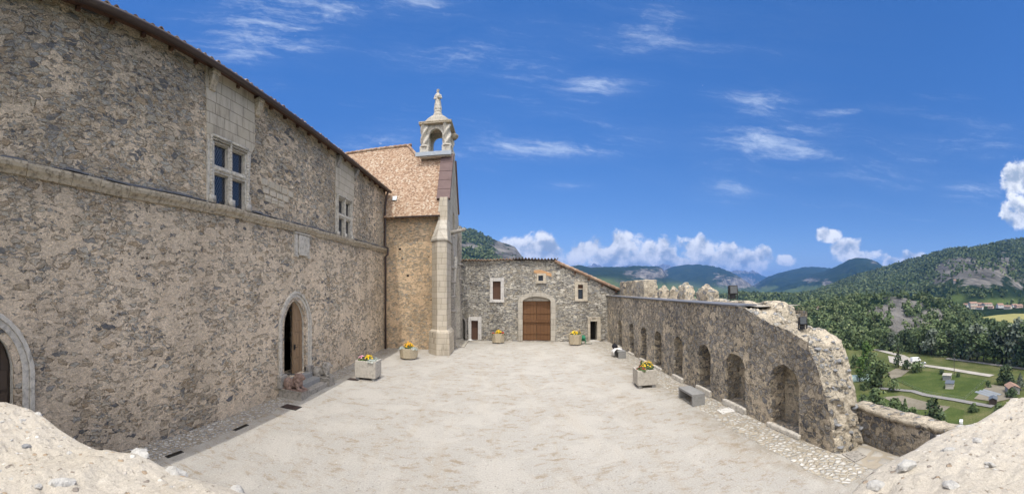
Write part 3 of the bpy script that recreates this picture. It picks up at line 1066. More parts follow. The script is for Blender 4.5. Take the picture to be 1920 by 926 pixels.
strip('field_track', [(1590, 652), (1640, 655), (1690, 668), (1725, 685), (1775, 692), (1860, 706)], 4.2, 'track', .34)
strip('upper_track', [(1775, 673), (1830, 680), (1890, 688), (1925, 693)], 3.0, 'track', .34)
strip('garden_lane', [(1648, 729), (1690, 733), (1712, 735), (1735, 742), (1790, 751), (1862, 764)], 2.6, 'asphalt', .36)
# pale field by the village, on the rising valley floor
gx, gR = np.arange(1842, 2006, 6.0), np.linspace(0, 1, 14)
wv_, wf_ = [], []
for px in gx:
    lo = np.interp(px, [1842, 1870, 1900, 1950, 2006], [470, 425, 395, 380, 380])
    hi = np.interp(px, [1842, 1870, 1900, 1950, 2006], [480, 520, 545, 550, 550])
    for q in gR:
        R = lo + (hi - lo) * q
        x_, y_ = R * math.sin(th(px)), R * math.cos(th(px))
        wv_.append((x_, y_, float(terrain_z(np.array([x_]), np.array([y_]))[0]) + .5))
for i in range(len(gx) - 1):
    for j in range(13): wf_.append((i * 14 + j, i * 14 + j + 1, (i + 1) * 14 + j + 1, (i + 1) * 14 + j))
tag(MB().add(wv_, wf_).build('wheat_field', M['wheat'], None, True), kind='structure')

# ================================================================== trees

def leaf_quads(c, nrm, size, r):
    """n irregular leaf clumps at c, facing nrm roughly"""
    n = len(c)
    d = nrm + r.normal(0, .55, (n, 3))
    d /= np.linalg.norm(d, axis=1)[:, None] + 1e-9
    t = np.cross(d, r.normal(0, 1, (n, 3)))
    t /= np.linalg.norm(t, axis=1)[:, None] + 1e-9
    b = np.cross(d, t)
    s = (size * r.uniform(.6, 1.35, n))[:, None]
    q = []
    for sx, sy in ((-1, -.25), (.1, -.9), (1, .2), (-.15, .95)):
        q.append(c + t * s * sx * r.uniform(.7, 1.2, (n, 1)) + b * s * sy * r.uniform(.7, 1.2, (n, 1)) + d * s * r.uniform(-.25, .25, (n, 1)))
    return np.stack(q, 1)


def crown_points(n, h, w, base, r, kind='round'):
    """points and outward directions of a crown: lobes spread through its volume"""
    if kind == 'cone':
        t = r.random(n) ** .8
        ang = r.uniform(0, 6.283, n)
        rad = (1 - t) * w * .5 * (.75 + .35 * np.abs(np.sin(t * 24 + ang))) * r.uniform(.55, 1.05, n)
        c = np.stack([rad * np.cos(ang), rad * np.sin(ang), base + t * (h - base)], -1)
        d = np.stack([np.cos(ang), np.sin(ang), np.full(n, .35)], -1)
        return c, d
    L = 9 if kind == 'round' else 11
    hh = h - base
    lc, lr = [], []
    for k in range(L):
        u = r.random()
        zz = base + hh * (.06 + .78 * u)
        rr = w * .5 * math.sqrt(max(.05, 1 - (abs(u - .38) / .72) ** 2)) * (.62 if kind == 'round' else .5)
        a = r.uniform(0, 6.283)
        q = r.uniform(.25, 1.0)
        lc.append((rr * q * math.cos(a), rr * q * math.sin(a), zz))
        lr.append(w * r.uniform(.17, .29) * (1.0 if kind == 'round' else .85))
    lc.append((0, 0, base + hh * .86)); lr.append(w * .17)
    lc, lr = np.array(lc), np.array(lr)
    k = r.integers(0, len(lc), n)
    d = r.normal(0, 1, (n, 3))
    d /= np.linalg.norm(d, axis=1)[:, None]
    d[:, 2] = np.where(d[:, 2] < -.55, -d[:, 2], d[:, 2])
    c = lc[k] + d * lr[k][:, None] * r.uniform(.6, 1.12, (n, 1)) * np.array([1, 1, .82 if kind == 'round' else 1.25])
    if kind == 'willow':
        c[:, 2] -= np.clip(np.hypot(c[:, 0], c[:, 1]) / w, 0, .6) * hh * .5 * r.random(n)
    return c, d


def make_tree(name, loc, h, w, kind, mat, seed, label, group, n=520, leaf=.5, cat='tree'):
    r = np.random.default_rng(seed)
    base = h * (.03 if kind in ('cone', 'bush') else .07)
    e = empty(name, loc, label=label, cat=cat, group=group)
    c, d = crown_points(n, h, w, base, r, 'round' if kind == 'bush' else kind)
    q = leaf_quads(c, d, leaf, r)
    tone = np.repeat(np.clip(.5 + .5 * (vnoise(c[:, 0] * .5 + seed, c[:, 2] * .5 + c[:, 1] * .3) - .5) * 1.4 + r.normal(0, .13, n), 0, 1), 4)
    mesh_np('crown', q.reshape(-1, 3), np.arange(n * 4).reshape(-1, 4), 4, M[mat], e, {'tone': tone}, world=False)
    if kind != 'bush':
        mb = MB()
        mb.tube([(0, 0, -.6), (0.02 * h, 0, h * .25), (0, .02 * h, h * .55), (0, 0, h * .8)], [h * .028, h * .02, h * .013, h * .004], 7)
        for k in range(4):
            a = k * 1.7 + seed
            mb.tube([(0, 0, h * (.22 + .08 * k)), (math.cos(a) * w * .18, math.sin(a) * w * .18, h * (.38 + .08 * k)), (math.cos(a) * w * .32, math.sin(a) * w * .32, h * (.48 + .09 * k))], [h * .011, h * .007, h * .002], 5)
        mb.build('trunk', M['bark'], e, True, world=False)
    return e


def tree_at(px, base_y, top_y, wpx, kind, mat, label, name='garden_tree', group=None, n=620, cat='tree', seed=None):
    p = vg(px, base_y)
    R = math.hypot(p[0], p[1])
    h, w = (base_y - top_y) / F * R, wpx / F * R
    return make_tree(name, p, h, w, kind, mat, int(px * 7 + base_y) if seed is None else seed, label, group, n, max(.22, .030 * w + .18), cat)


GT = [  # px, base, top, width, kind, foliage, label
    (1623, 700, 640, 46, 'willow', 'leaf_lime', 'tall drooping light green willow behind the ruined wall end'),
    (1637, 726, 660, 56, 'round', 'leaf', 'broad leafy tree in front of the willow beside the clipped hedge'),
    (1652, 728, 676, 46, 'round', 'leaf', 'dense green tree on the track side of the clipped hedge'),
    (1612, 716, 668, 30, 'round', 'leaf_lime', 'light green tree half hidden by the ruined wall end'),
    (1684, 689, 634, 30, 'willow', 'leaf_dark', 'tall dark narrow tree standing alone beside the building site'),
    (1676, 735, 712, 27, 'round', 'leaf', 'small round tree at the start of the grey garden lane'),
    (1718, 698, 680, 34, 'bush', 'leaf', 'low bushy thicket beside the parked white van'),
    (1700, 694, 676, 26, 'bush', 'leaf_dark', 'dark bush at the foot of the tall narrow tree'),
    (1885, 722, 685, 46, 'round', 'leaf_dark', 'large dark round tree beside the bare yard'),
    (1913, 732, 700, 26, 'cone', 'leaf_pale', 'blue green conifer next to the small stone house'),
    (1853, 727, 715, 16, 'round', 'leaf', 'small round tree at the corner of the mown meadow'),
    (1750, 815, 749, 66, 'willow', 'leaf_dark', 'dark bushy tree rising just past the low wall'),
    (1697, 795, 748, 28, 'cone', 'leaf', 'slender pointed tree beside the garden bed'),
    (1676, 795, 752, 54, 'round', 'leaf', 'leafy fruit tree between pointed tree and ruined wall'),
    (1712, 806, 764, 46, 'round', 'leaf', 'leafy fruit tree close to the dark bushy tree'),
    (1640, 780, 730, 56, 'round', 'leaf', 'bright leafy tree just past the ruined wall end'),
    (1620, 770, 742, 30, 'bush', 'leaf_dark', 'dark shrub tight against the ruined wall end'),
    (1826, 773, 757, 24, 'round', 'leaf', 'round green shrub below the end of the grey lane'),
    (1872, 774, 760, 24, 'bush', 'leaf', 'low shrub below the dark garden hut'),
    (1897, 745, 728, 26, 'bush', 'leaf_dark', 'dark shrub growing against the small stone house'),
    (1765, 702, 694, 12, 'bush', 'leaf_dark', 'low hedge bush beside the flat roofed block shed'),
    (1797, 708, 699, 10, 'bush', 'leaf_dark', 'small dark bush at the foot of the utility pole'),
    (1602, 690, 664, 22, 'bush', 'leaf', 'bush at the edge of the track by the ruined wall'),
    (1585, 735, 700, 40, 'round', 'leaf', 'tree mostly hidden behind the ruined wall end'),
]
for k, (px, by, ty, w, kind, mat, lab) in enumerate(GT):
    nm = {'cone': 'conifer', 'bush': 'bush', 'willow': 'garden_tree', 'round': 'garden_tree'}[kind]
    tree_at(px, by, ty, w, kind, mat, lab, nm, 'trees and bushes of the gardens', 700 if w > 30 else 420, 'bush' if kind == 'bush' else 'tree')

# row of tall trees along the far edge of the meadow
ORD = ['first', 'second', 'third', 'fourth', 'fifth', 'sixth', 'seventh', 'eighth', 'ninth', 'tenth', 'eleventh', 'twelfth', 'thirteenth', 'fourteenth', 'fifteenth', 'sixteenth', 'seventeenth', 'eighteenth', 'nineteenth', 'twentieth', 'twenty-first', 'twenty-second', 'twenty-third', 'twenty-fourth', 'twenty-fifth', 'twenty-sixth', 'twenty-seventh', 'twenty-eighth']
row = []
r0 = random.Random(5)
for k in range(26):
    px = 1578 + k * 14.2 + r0.uniform(-4, 4)
    by = np.interp(px, [1560, 1650, 1760, 1850, 1930], [652, 655, 667, 680, 692]) + r0.uniform(-5, 1)
    hgt = np.interp(px, [1560, 1640, 1700, 1760, 1820, 1870, 1930], [26, 34, 46, 50, 60, 76, 86]) * r0.uniform(.8, 1.1)
    row.append((px, by, hgt))
for k, (px, by, hgt) in enumerate(row):
    mt = ['leaf', 'leaf_dark', 'leaf', 'leaf_pale', 'leaf_dark', 'leaf'][r0.randrange(6)]
    tone = {'leaf': 'mid green', 'leaf_dark': 'dark green', 'leaf_pale': 'silvery green'}[mt]
    tree_at(px, by, by - hgt, hgt * r0.uniform(.8, 1.25), 'round' if r0.random() < .7 else 'willow', mt,
            f'{tone} tree in the row along the far meadow edge, {ORD[k]} from the ruined wall', 'woodland_edge_tree', 'row of tall trees along the far meadow edge', 620)


def forest(name, pxr, Rr, count, hr, cards, leaf, seed, mats_tone=(0.0, 1.0), keep=None, rockkeep=.06):
    """a far wood that reads as one mass"""
    r = np.random.default_rng(seed)
    px = r.uniform(*pxr, count)
    R = np.sqrt(r.uniform(Rr[0] ** 2, Rr[1] ** 2, count)) if Rr[1] < 1000 else np.exp(r.uniform(math.log(Rr[0]), math.log(Rr[1]), count))
    x, y = R * np.sin(th(px)), R * np.cos(th(px))
    z = terrain_z(x, y)
    rock, fld = masks(x, y, z)
    py = Y0 - (z - CH) / R * F
    ok = (rock + (fbm(x * .02, y * .02, 3) - .5) * .9 < .52 + (r.random(count) < rockkeep) * 1.0) & ((fld < .5) | (R < 240))
    if keep is not None: ok &= keep(px, py, R)
    px, R, x, y, z = (v[ok] for v in (px, R, x, y, z))
    n = len(x)
    h = r.uniform(*hr, n)
    w = h * r.uniform(.6, .95, n)
    con = r.random(n) < .22
    w = np.where(con, h * .45, w)
    idx = np.repeat(np.arange(n), cards)
    m = len(idx)
    t = r.random(m)
    d = r.normal(0, 1, (m, 3)); d[:, 2] = np.abs(d[:, 2]) * .9 - .1
    d /= np.linalg.norm(d, axis=1)[:, None]
    # three lobes per crown
    lobe = r.integers(0, 3, m)
    la = (idx * 2.399 + lobe * 2.1)
    lx, ly = np.cos(la) * .20, np.sin(la) * .20
    lz = .48 + .16 * np.sin(idx * 1.3 + lobe * 2)
    tall = con[idx]
    c = np.stack([(lx + d[:, 0] * .32) * w[idx], (ly + d[:, 1] * .32) * w[idx], (lz + d[:, 2] * .34) * h[idx]], -1)
    tc = t ** .8
    a = r.uniform(0, 6.283, m)
    cc = np.stack([(1 - tc) * .5 * np.cos(a) * w[idx], (1 - tc) * .5 * np.sin(a) * w[idx], (.08 + .92 * tc) * h[idx]], -1)
    dc = np.stack([np.cos(a), np.sin(a), np.full(m, .4)], -1)
    c, d = np.where(tall[:, None], cc, c), np.where(tall[:, None], dc, d)
    c += np.stack([x, y, z - .5], -1)[idx]
    q = leaf_quads(c, d, leaf, r)
    base = r.normal(.52, .28, n) - con * .25
    tone = np.clip(base[idx] + r.normal(0, .10, m), 0, 1)
    o = mesh_np(name, q.reshape(-1, 3), np.arange(m * 4).reshape(-1, 4), 4, M['leaf'], None, {'tone': np.repeat(tone, 4)})
    return tag(o, None, None, None, 'stuff')


clear_v = lambda px, py, R: ~((px > 1755) & (R > 440) & (R < 760) & (py > 560)) & ~((px > 1838) & (R > 372) & (R < 560))
o = forest('mound_woodland', (1420, 1990), (236, 470), 1500, (5, 11), 60, .95, 21, keep=clear_v, rockkeep=.22)
tag(o, 'mixed green wood covering the shale mound across the meadow', 'woodland')
o = forest('woodland_undergrowth', (1560, 1940), (205, 240), 420, (2.0, 5.5), 60, .55, 27, keep=lambda px, py, R: R > np.interp(px, [1560, 1650, 1760, 1850, 1930], [224, 222, 206, 190, 172]) + 4)
tag(o, 'tangled green undergrowth along the foot of the woodland edge', 'undergrowth')
o = forest('valley_woodland', (1330, 1990), (470, 1050), 2600, (7, 13), 30, 1.7, 22, keep=clear_v)
tag(o, 'dark wood spread over the valley floor behind the mound', 'woodland')
o = forest('mountain_woodland', (1400, 2010), (1000, 1850), 12000, (7, 13), 9, 3.0, 23, rockkeep=.17)
tag(o, 'green forest clothing the long mountain slope above the village', 'woodland')
o = forest('hill_woodland', (780, 1080), (900, 1850), 3500, (7, 13), 9, 3.2, 24)
tag(o, 'green forest on the rocky mountain behind the barn roof', 'woodland')
o = forest('distant_woodland', (1060, 1480), (1050, 2600), 5000, (8, 14), 6, 4.5, 25, keep=lambda px, py, R: fbm(px * .02, R * .002, 3) > .45)
tag(o, 'scattered dark woods on the valley floor under the cliffs', 'woodland')

# ================================================================== courtyard ground
RA, RB = 6.8, 0.033                                    # inner face of the rampart: x = RA + RB * y


def rx(y):
    return RA + RB * y


def barn_y(x):
    return 28.15 - 0.145 * x


def sheet(name, pts, mat, z):
    mb = MB()
    mb.quad(*[(p[0], p[1], z) for p in pts])
    return mb.build(name, M[mat])


tag(sheet('courtyard', [(-8.0, -2), (9.4, -2), (9.4, 27.2), (7.7, 27.6), (-3, 29.2), (-8.0, 29.2)], 'gravel', 0.0), kind='structure')
mb = MB()
ys = [4.6 + k * .35 for k in range(63)]
jit = random.Random(2)
prev = None
for yv in ys:
    xi = rx(yv) - 1.02 + jit.uniform(-.05, .05)
    if prev: mb.quad((prev[0], prev[1], .004), (rx(prev[1]) + .3, prev[1], .004), (rx(yv) + .3, yv, .004), (xi, yv, .004))
    prev = (xi, yv)
tag(mb.build('cobble_strip', M['cobble']), kind='structure')
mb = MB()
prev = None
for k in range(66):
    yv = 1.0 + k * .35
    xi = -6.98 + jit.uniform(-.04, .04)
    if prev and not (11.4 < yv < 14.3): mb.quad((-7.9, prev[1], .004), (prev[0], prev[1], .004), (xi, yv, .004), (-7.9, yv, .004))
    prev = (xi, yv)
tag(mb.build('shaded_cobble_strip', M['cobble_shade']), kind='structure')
tag(sheet('flagstone_floor', [(6.75, 3.6), (8.2, 3.6), (8.2, 5.7), (6.95, 5.72)], 'flag', 0.008), kind='structure')

# ================================================================== main building on the shaded side
XL = -7.8
house = empty('castle_wing', (XL, 11, 0), label='long rubble stone castle wing with two mullioned windows and a tiled eave', cat='building')
toL = lambda u, v, w: (XL - w, u, v)
door_a = arch(11.68, 13.28, 0.56, 2.55, 3.50, 16, .25)
door_b = arch(0.62, 2.06, 0.05, 2.2, 3.12, 16, .1)
WIN = [7.90, 16.34]                                     # where each cross window starts
lights = []
for wv in WIN:
    for du in (0, .80):
        for (z0, z1) in ((6.50, 7.44), (7.66, 8.34)):
            lights.append([(wv + du, z0), (wv + du + .62, z0), (wv + du + .62, z1), (wv + du, z1)])
mb = MB()
wall_hole = [door_a, door_b] + [[(wv - .02, 6.48), (wv + 1.44, 6.48), (wv + 1.44, 8.36), (wv - .02, 8.36)] for wv in WIN]
plate(mb, [(-3, -.3), (23.75, -.3), (23.75, 10.62), (-3, 10.62)], wall_hole, toL, .75)
mb.box(-16, XL - .75, 23.0, 23.75, -.3, 10.1)
mb.box(-16, XL - .75, -3, -2.3, -.3, 10.1)
mb.box(-16.6, -16, -3, 23.75, -.3, 10.1)
mb.build('wall', M['wall'], house)
mb = MB()
mb.box(-15.9, XL - .76, -2.2, 22.9, .02, .10).box(-15.9, XL - .76, -2.2, 22.9, 4.6, 4.75)
mb.build('interior_floor', M['interior'], house)
# roof with canal tiles: corrugated sheet, eave towards the yard
OV = .27
EZ = .46
v, f = [], []
per, k = .26, 8
us = np.arange(-3.3, 23.95, per / k)
sl = [(XL + OV + .05, 10.02 + EZ), (XL + OV - .35, 10.14 + EZ), (XL - 2.0, 10.72 + EZ), (XL - 4.2, 11.45 + EZ)]
for (xx, zz) in sl:
    for u in us:
        w = math.cos(2 * math.pi * u / per)
        v.append((xx + .02 * math.sin(u * 9.1), u, zz + .05 * w + .02 + .015 * math.sin(u * 3.7 + xx)))
n = len(us)
for j in range(len(sl) - 1):
    for i in range(n - 1):
        f.append((j * n + i, j * n + i + 1, (j + 1) * n + i + 1, (j + 1) * n + i))
mb = MB().add(v, f)
roof = mb.build('roof', M['canal'], house, fix=False)
so = roof.modifiers.new('thick', 'SOLIDIFY'); so.thickness = .03; so.offset = 1
mb = MB()
mb.prism([(XL - 4.2, 11.32 + EZ), (XL + OV - .06, 9.95 + EZ), (XL + OV - .06, 9.98 + EZ), (XL - 4.2, 11.38 + EZ)], 'y', -3.2, 23.85)
mb.prism([(XL - 4.2, 11.34 + EZ), (-16.9, 9.0), (-16.9, 9.1), (XL - 4.2, 11.42 + EZ)], 'y', -3.2, 23.85)
mb.build('eave_boards', M['shutter'], house)
for yv in np.arange(-1, 23.8, .9):
    MB().prism([(XL - .3, 9.93 + EZ), (XL + OV - .16, 9.87 + EZ), (XL + OV - .16, 9.94 + EZ), (XL - .3, 10.2 + EZ)], 'y', yv, yv + .10).build('rafter_end', M['shutter'], house)
mb = MB()
pr = []
for k in range(9):
    a = math.pi + math.pi * k / 8
    pr.append((XL + OV + .08 + .095 * math.cos(a), 9.93 + EZ + .085 * math.sin(a)))
pr += [(XL + OV + .08 + .095, 9.97 + EZ), (XL + OV + .08 + .075, 9.97 + EZ), (XL + OV + .08 - .075, 9.97 + EZ), (XL + OV + .08 - .095, 9.97 + EZ)]
mb.prism(pr, 'y', -3.3, 23.75)
mb.build('gutter', M['gutter'], house, True)
mb = MB()
mb.tube([(XL + OV + .06, 23.35, 9.9 + EZ), (XL + OV - .02, 23.35, 9.72 + EZ), (XL + .2, 23.32, 9.55 + EZ), (XL + .12, 23.32, 9.35), (XL + .12, 23.32, 6.75), (XL + .30, 23.32, 6.62), (XL + .30, 23.32, 6.2), (XL + .14, 23.32, 6.05), (XL + .14, 23.32, .0)], .065, 10)
for zz in (1.2, 3.2, 5.2, 8.0): mb.lathe((XL + .14, 23.32, zz), [(.085, 0), (.085, .06)], 10)
mb.build('downpipe', M['gutter'], house, True)
# string course in separate lengths of stone
def rise(y):
    return .27 * max(0.0, (5.2 - y) / 3.5) ** 1.25 + .012 * max(0.0, y - 12)


mb = MB()
u = -3.0
rs = random.Random(11)
while u < 23.7:
    L = rs.uniform(.7, 1.25)
    u1 = min(u + L, 23.72)
    dz, dx = rs.uniform(-.018, .018), rs.uniform(-.02, .02)
    prof = [(XL - .05, 6.20), (XL + .06, 6.20), (XL + .10, 6.27), (XL + .17 + dx, 6.33), (XL + .20 + dx, 6.40), (XL + .20 + dx, 6.46), (XL + .02, 6.50), (XL - .05, 6.50)]
    a_, b_ = dz + rise(u), dz + rise(u1)
    n_ = len(prof)
    mb.add([(p[0], u + .008, p[1] + a_) for p in prof] + [(p[0], u1 - .004, p[1] + b_) for p in prof], [tuple(range(n_))[::-1], tuple(range(n_, 2 * n_))] + [(i, (i + 1) % n_, n_ + (i + 1) % n_, n_ + i) for i in range(n_)])
    u = u1
mb.build('string_course', M['string'], house)
# broken slates lying on the course, one ragged ledge between the windows
for (la, lb) in ((-2.9, 7.55), (9.7, 15.98), (18.1, 23.6)):
    mb = MB()
    y0 = la
    vs_, fs_ = [], []
    while y0 < lb:
        w_, z_ = rs.uniform(.03, .19), 6.50 + rs.uniform(.015, .06)
        y1 = min(lb, y0 + rs.uniform(.15, .5))
        for yy in (y0, y1 - .004):
            e_ = rise(yy)
            vs_ += [(XL - .03, yy, 6.502 + e_), (XL + w_, yy, 6.502 + e_), (XL + w_, yy, z_ + e_), (XL - .03, yy, z_ + .03 + e_)]
        y0 = y1
    for k in range(len(vs_) // 4 - 1):
        for q in range(4): fs_.append((k * 4 + q, k * 4 + (q + 1) % 4, k * 4 + 4 + (q + 1) % 4, k * 4 + 4 + q))
    fs_ += [(0, 3, 2, 1), tuple(len(vs_) - 4 + q for q in range(4))]
    mb.add(vs_, fs_)
    mb.build('slate_ledge', M['lead_cap'], house, fix=False)
for wi, wv in enumerate(WIN):
    # dressed stone panel from the window head to the eave
    mb = MB()
    plate(mb, [(wv - .28, 8.36), (wv + 1.72, 8.36), (wv + 1.95, 8.75), (wv + 2.0, 10.50), (wv - .32, 10.50), (wv - .30, 8.8)], [], lambda u, v_, w: (XL + .035 - w, u, v_), .3)
    mb.build('dressed_panel', M['ashlar'], house)
    fr = MB()
    plate(fr, [(wv - .30, 6.48), (wv + 1.72, 6.48), (wv + 1.70, 7.0), (wv + 1.64, 7.1), (wv + 1.72, 8.36), (wv - .28, 8.36)], lights[wi * 4:wi * 4 + 4], lambda u, v_, w: (XL + .06 - w, u, v_), .42, back=True)
    win = fr.build('window', M['carved'], house, bevel=.012)
    # carved hood: toothed moulding over each upper light and rope columns at the sides
    mb = MB()
    for du in (0, .82):
        mb.box(XL + .06, XL + .13, wv + du - .10, wv + du + .70, 8.46, 8.53)
        for k in range(9): mb.prism([(XL + .06, 8.38), (XL + .12, 8.42), (XL + .06, 8.46)], 'y', wv + du - .08 + k * .085, wv + du - .03 + k * .085)
    for (uu, zz0, zz1) in ((wv - .14, 6.5, 8.42), (wv + .71, 6.5, 8.42), (wv + 1.54, 6.5, 8.42)):
        z_ = zz0
        while z_ < zz1:
            mb.ell((XL + .07, uu, z_ + .05), (.05, .055, .065), 8, 5)
            z_ += .10
        mb.box(XL + .05, XL + .15, uu - .12, uu + .12, zz0 - .0, zz0 + .22)
    for k in range(14): mb.ell((XL + .07, wv + .06 + k * .10, 7.55), (.045, .06, .06), 8, 5)
    mb.build('carved_moulding', M['carved'], win, True)
    for l in lights[wi * 4:wi * 4 + 4]:
        mb = MB()
        mb.quad(*[(XL - .085, p[0], p[1]) for p in l])
        pane = mb.build('pane', M['lattice'], win)
        u0, u1, z0, z1 = l[0][0], l[1][0], l[0][1], l[2][1]
        mb = MB()
        for (a, b_, c, d_) in ((u0 + .003, u0 + .03, z0 + .003, z1 - .003), (u1 - .03, u1 - .003, z0 + .003, z1 - .003), (u0 + .03, u1 - .03, z0 + .003, z0 + .03), (u0 + .03, u1 - .03, z1 - .03, z1 - .003)):
            mb.box(XL - .08, XL - .05, a, b_, c, d_)
        mb.build('sash', M['white_paint'] if False else M['concrete'], win)
    for uu in (wv - .22, wv + 1.95):
        mb = MB()
        mb.prism([(XL - .02, 9.80), (XL + .08, 9.83), (XL + .12, 9.98), (XL + .2, 10.1), (XL + .22, 10.24), (XL - .02, 10.24)], 'y', uu, uu + .26)
        mb.box(XL - .02, XL + .26, uu - .03, uu + .29, 10.24, 10.36)
        mb.build('corbel', M['lichen'] if wi else M['string'], house, bevel=.015)
# loose pale blocks beside the first window
mb = MB()
for j in range(3):
    for k in range(5 - j):
        u0 = 10.25 + k * .42 + j * .1
        mb.box(XL - .1, XL + .025, u0, u0 + .37, 7.35 - j * .27 + .23 - k * .02, 7.58 - j * .27 + .23 - k * .02)
mb.build('patch_blocks', M['ashlar'], house, bevel=.03)
# blank framed tablet under the string course
mb = MB()
mb.box(XL - .05, XL + .10, 12.62, 13.22, 5.30, 6.12)
for (a, b_) in ((12.34, 12.56), (13.28, 13.5)):
    mb.box(XL - .05, XL + .07, a, b_, 5.30, 6.14)
    mb.box(XL - .05, XL + .11, a - .03, b_ + .03, 5.22, 5.30)
mb.box(XL - .05, XL + .12, 12.3, 13.54, 6.14, 6.20)
mb.build('stone_tablet', M['carved'], house, bevel=.02)


def door_surround(parent, op, wout, name='door_surround', mat='carved'):
    """mouldings round an arched opening on the shaded wall"""
    c = (op[0][0] + op[1][0]) / 2
    pts = [op[1]] + op[2:] + [op[0]]
    def off(d):
        out = []
        for (u, v_) in pts:
            hw = abs(op[1][0] - op[0][0]) / 2
            s = (u - c) / hw
            spring = 2.4
            up = max(0, v_ - spring)
            ap = max(p[1] for p in op) - spring
            out.append((u + d * s if up <= 0 else c + (hw + d) * s, v_ + d * (up / ap) if up > 0 else v_))
        return out
    mb = MB()
    steps = [(0, .4, -.10, .3), (.4, .75, .03, .3), (.75, 1.0, .075, .3)]
    for a, b_, w, dp in steps:
        band(mb, off(wout * a - (.014 if a == 0 else 0)), off(wout * b_), lambda u, v_, q: (XL + q, u, v_), w, -dp)
    mb.build(name, M[mat], parent, bevel=.012)


door_surround(house, door_a, .38)
door_surround(house, door_b, .46)
for (a, b_) in ((11.22, 11.68), (13.28, 13.70)):
    MB().box(XL - .1, XL + .16, a, b_, .32, .78).build('door_plinth', M['lichen'], house, bevel=.03)


def panelled_leaf(name, parent, u0, u1, z0, op, x, mat, rows, cols=3):
    """a door leaf clipped by the arch with raised panels"""
    def top(u):
        best = z0
        for i in range(len(op) - 1):
            (a, b_), (c, d_) = op[i], op[i + 1]
            if min(a, c) <= u <= max(a, c) and abs(a - c) > 1e-6:
                best = max(best, b_ + (d_ - b_) * (u - a) / (c - a))
        return best
    us_ = np.linspace(u0, u1, 9)
    poly = [(u0, z0), (u1, z0)] + [(u, max(top(u), z0 + 1.2) - .02) for u in us_[::-1]]
    mb = MB()
    mb.prism(poly, 'x', x - .06, x)
    cw = (u1 - u0 - .08) / cols
    for r_ in range(rows):
        for c in range(cols):
            a, b_ = u0 + .06 + c * cw, u0 + .02 + (c + 1) * cw
            zz0, zz1 = z0 + .10 + r_ * .52, z0 + .10 + r_ * .52 + .44
            if zz1 < min(top(a), top(b_)) - .05:
                mb.box(x, x + .025, a, b_, zz0, zz1)
    return mb.build(name, M[mat], parent, bevel=.008)


leaf = panelled_leaf('door', house, 12.56, 13.25, .58, door_a, XL - .16, 'door_old', 5)
mb = MB()
mb.box(XL - .15, XL - .10, 12.58, 12.65, 1.55, 1.75).tube([(XL - .10, 12.61, 1.65), (XL - .05, 12.61, 1.65), (XL - .05, 12.73, 1.65)], .014, 6)
mb.build('handle', M['dark_metal'], leaf)
leaf2 = MB()
leaf2.box(XL - 1.7, XL - .85, 11.72, 11.77, .58, 2.7)
leaf2.build('door', M['door_dark'], house)
leaf3 = panelled_leaf('door', house, .63, 2.05, .06, door_b, XL - .34, 'door_dark', 5, 4)

# ================================================================== chapel
chapel = empty('chapel', (-4.5, 25, 0), label='stone chapel with steep clay tiled roof, corner buttress and open bell lantern', cat='chapel')
mb = MB()
mb.prism([(-11, -.2), (-4.05, -.2), (-4.05, 8.9), (-11, 8.9)], 'y', 23.8, 24.5)          # wall towards the camera
mb.prism([(-11, -.2), (-4.05, -.2), (-4.05, 8.9), (-11, 8.9)], 'y', 28.7, 29.3)
mb.build('wall', M['chapel'], chapel)
for (a, b_, c) in ((-6.9, 6.52, .17), (-6.35, 4.75, .16), (-4.75, 3.2, .09), (-6.7, 5.9, .1), (-4.9, 6.0, .09), (-6.1, 1.5, .08)):
    MB().box(a, a + c, 23.79, 23.8, b_, b_ + c * .75).build('putlog_hole', M['interior'], chapel)
# facade towards the courtyard, with a pointed portal
XF = -3.55
port = arch(24.9, 27.5, .25, 2.6, 5.4, 20, .9)
mb = MB()
gable = [(23.3, -.2), (29.2, -.2), (29.2, 8.9), (28.95, 9.4), (26.95, 13.2), (25.55, 13.2), (23.55, 9.4), (23.3, 8.9)]
ros = [(26.25 + .55 * math.cos(a), 8.6 + .75 * math.sin(a)) for a in np.linspace(0, 2 * math.pi, 17)[:-1]]
plate(mb, gable, [port, ros], lambda u, v_, w: (XF - w, u, v_), .6)
mb.build('facade', M['ashlar_grey'], chapel)
mb = MB()
mb.quad(*[(XF - .45, p[0], p[1]) for p in port])
mb.build('portal_door', M['door_dark'], chapel)
mb = MB()
mb.quad(*[(XF - .4, p[0], p[1]) for p in ros])
mb.build('round_window', M['lattice'], chapel)


def offset_arch(op, d):
    c = (op[0][0] + op[1][0]) / 2
    hw = (op[1][0] - op[0][0]) / 2
    out = []
    for (u, v_) in [op[1]] + op[2:] + [op[0]]:
        s = (u - c) / hw
        out.append((c + (hw + d) * s, v_ + (d * 1.6 * max(0, (v_ - 2.6)) / 2.8)))
    return out


mb = MB()
for a, b_, w in ((-.014, .18, .02), (.18, .34, .12), (.34, .52, .26)):
    band(mb, offset_arch(port, a), offset_arch(port, b_), lambda u, v_, q: (XF + q, u, v_), w, -.1)
mb.build('portal_moulding', M['carved'], chapel)
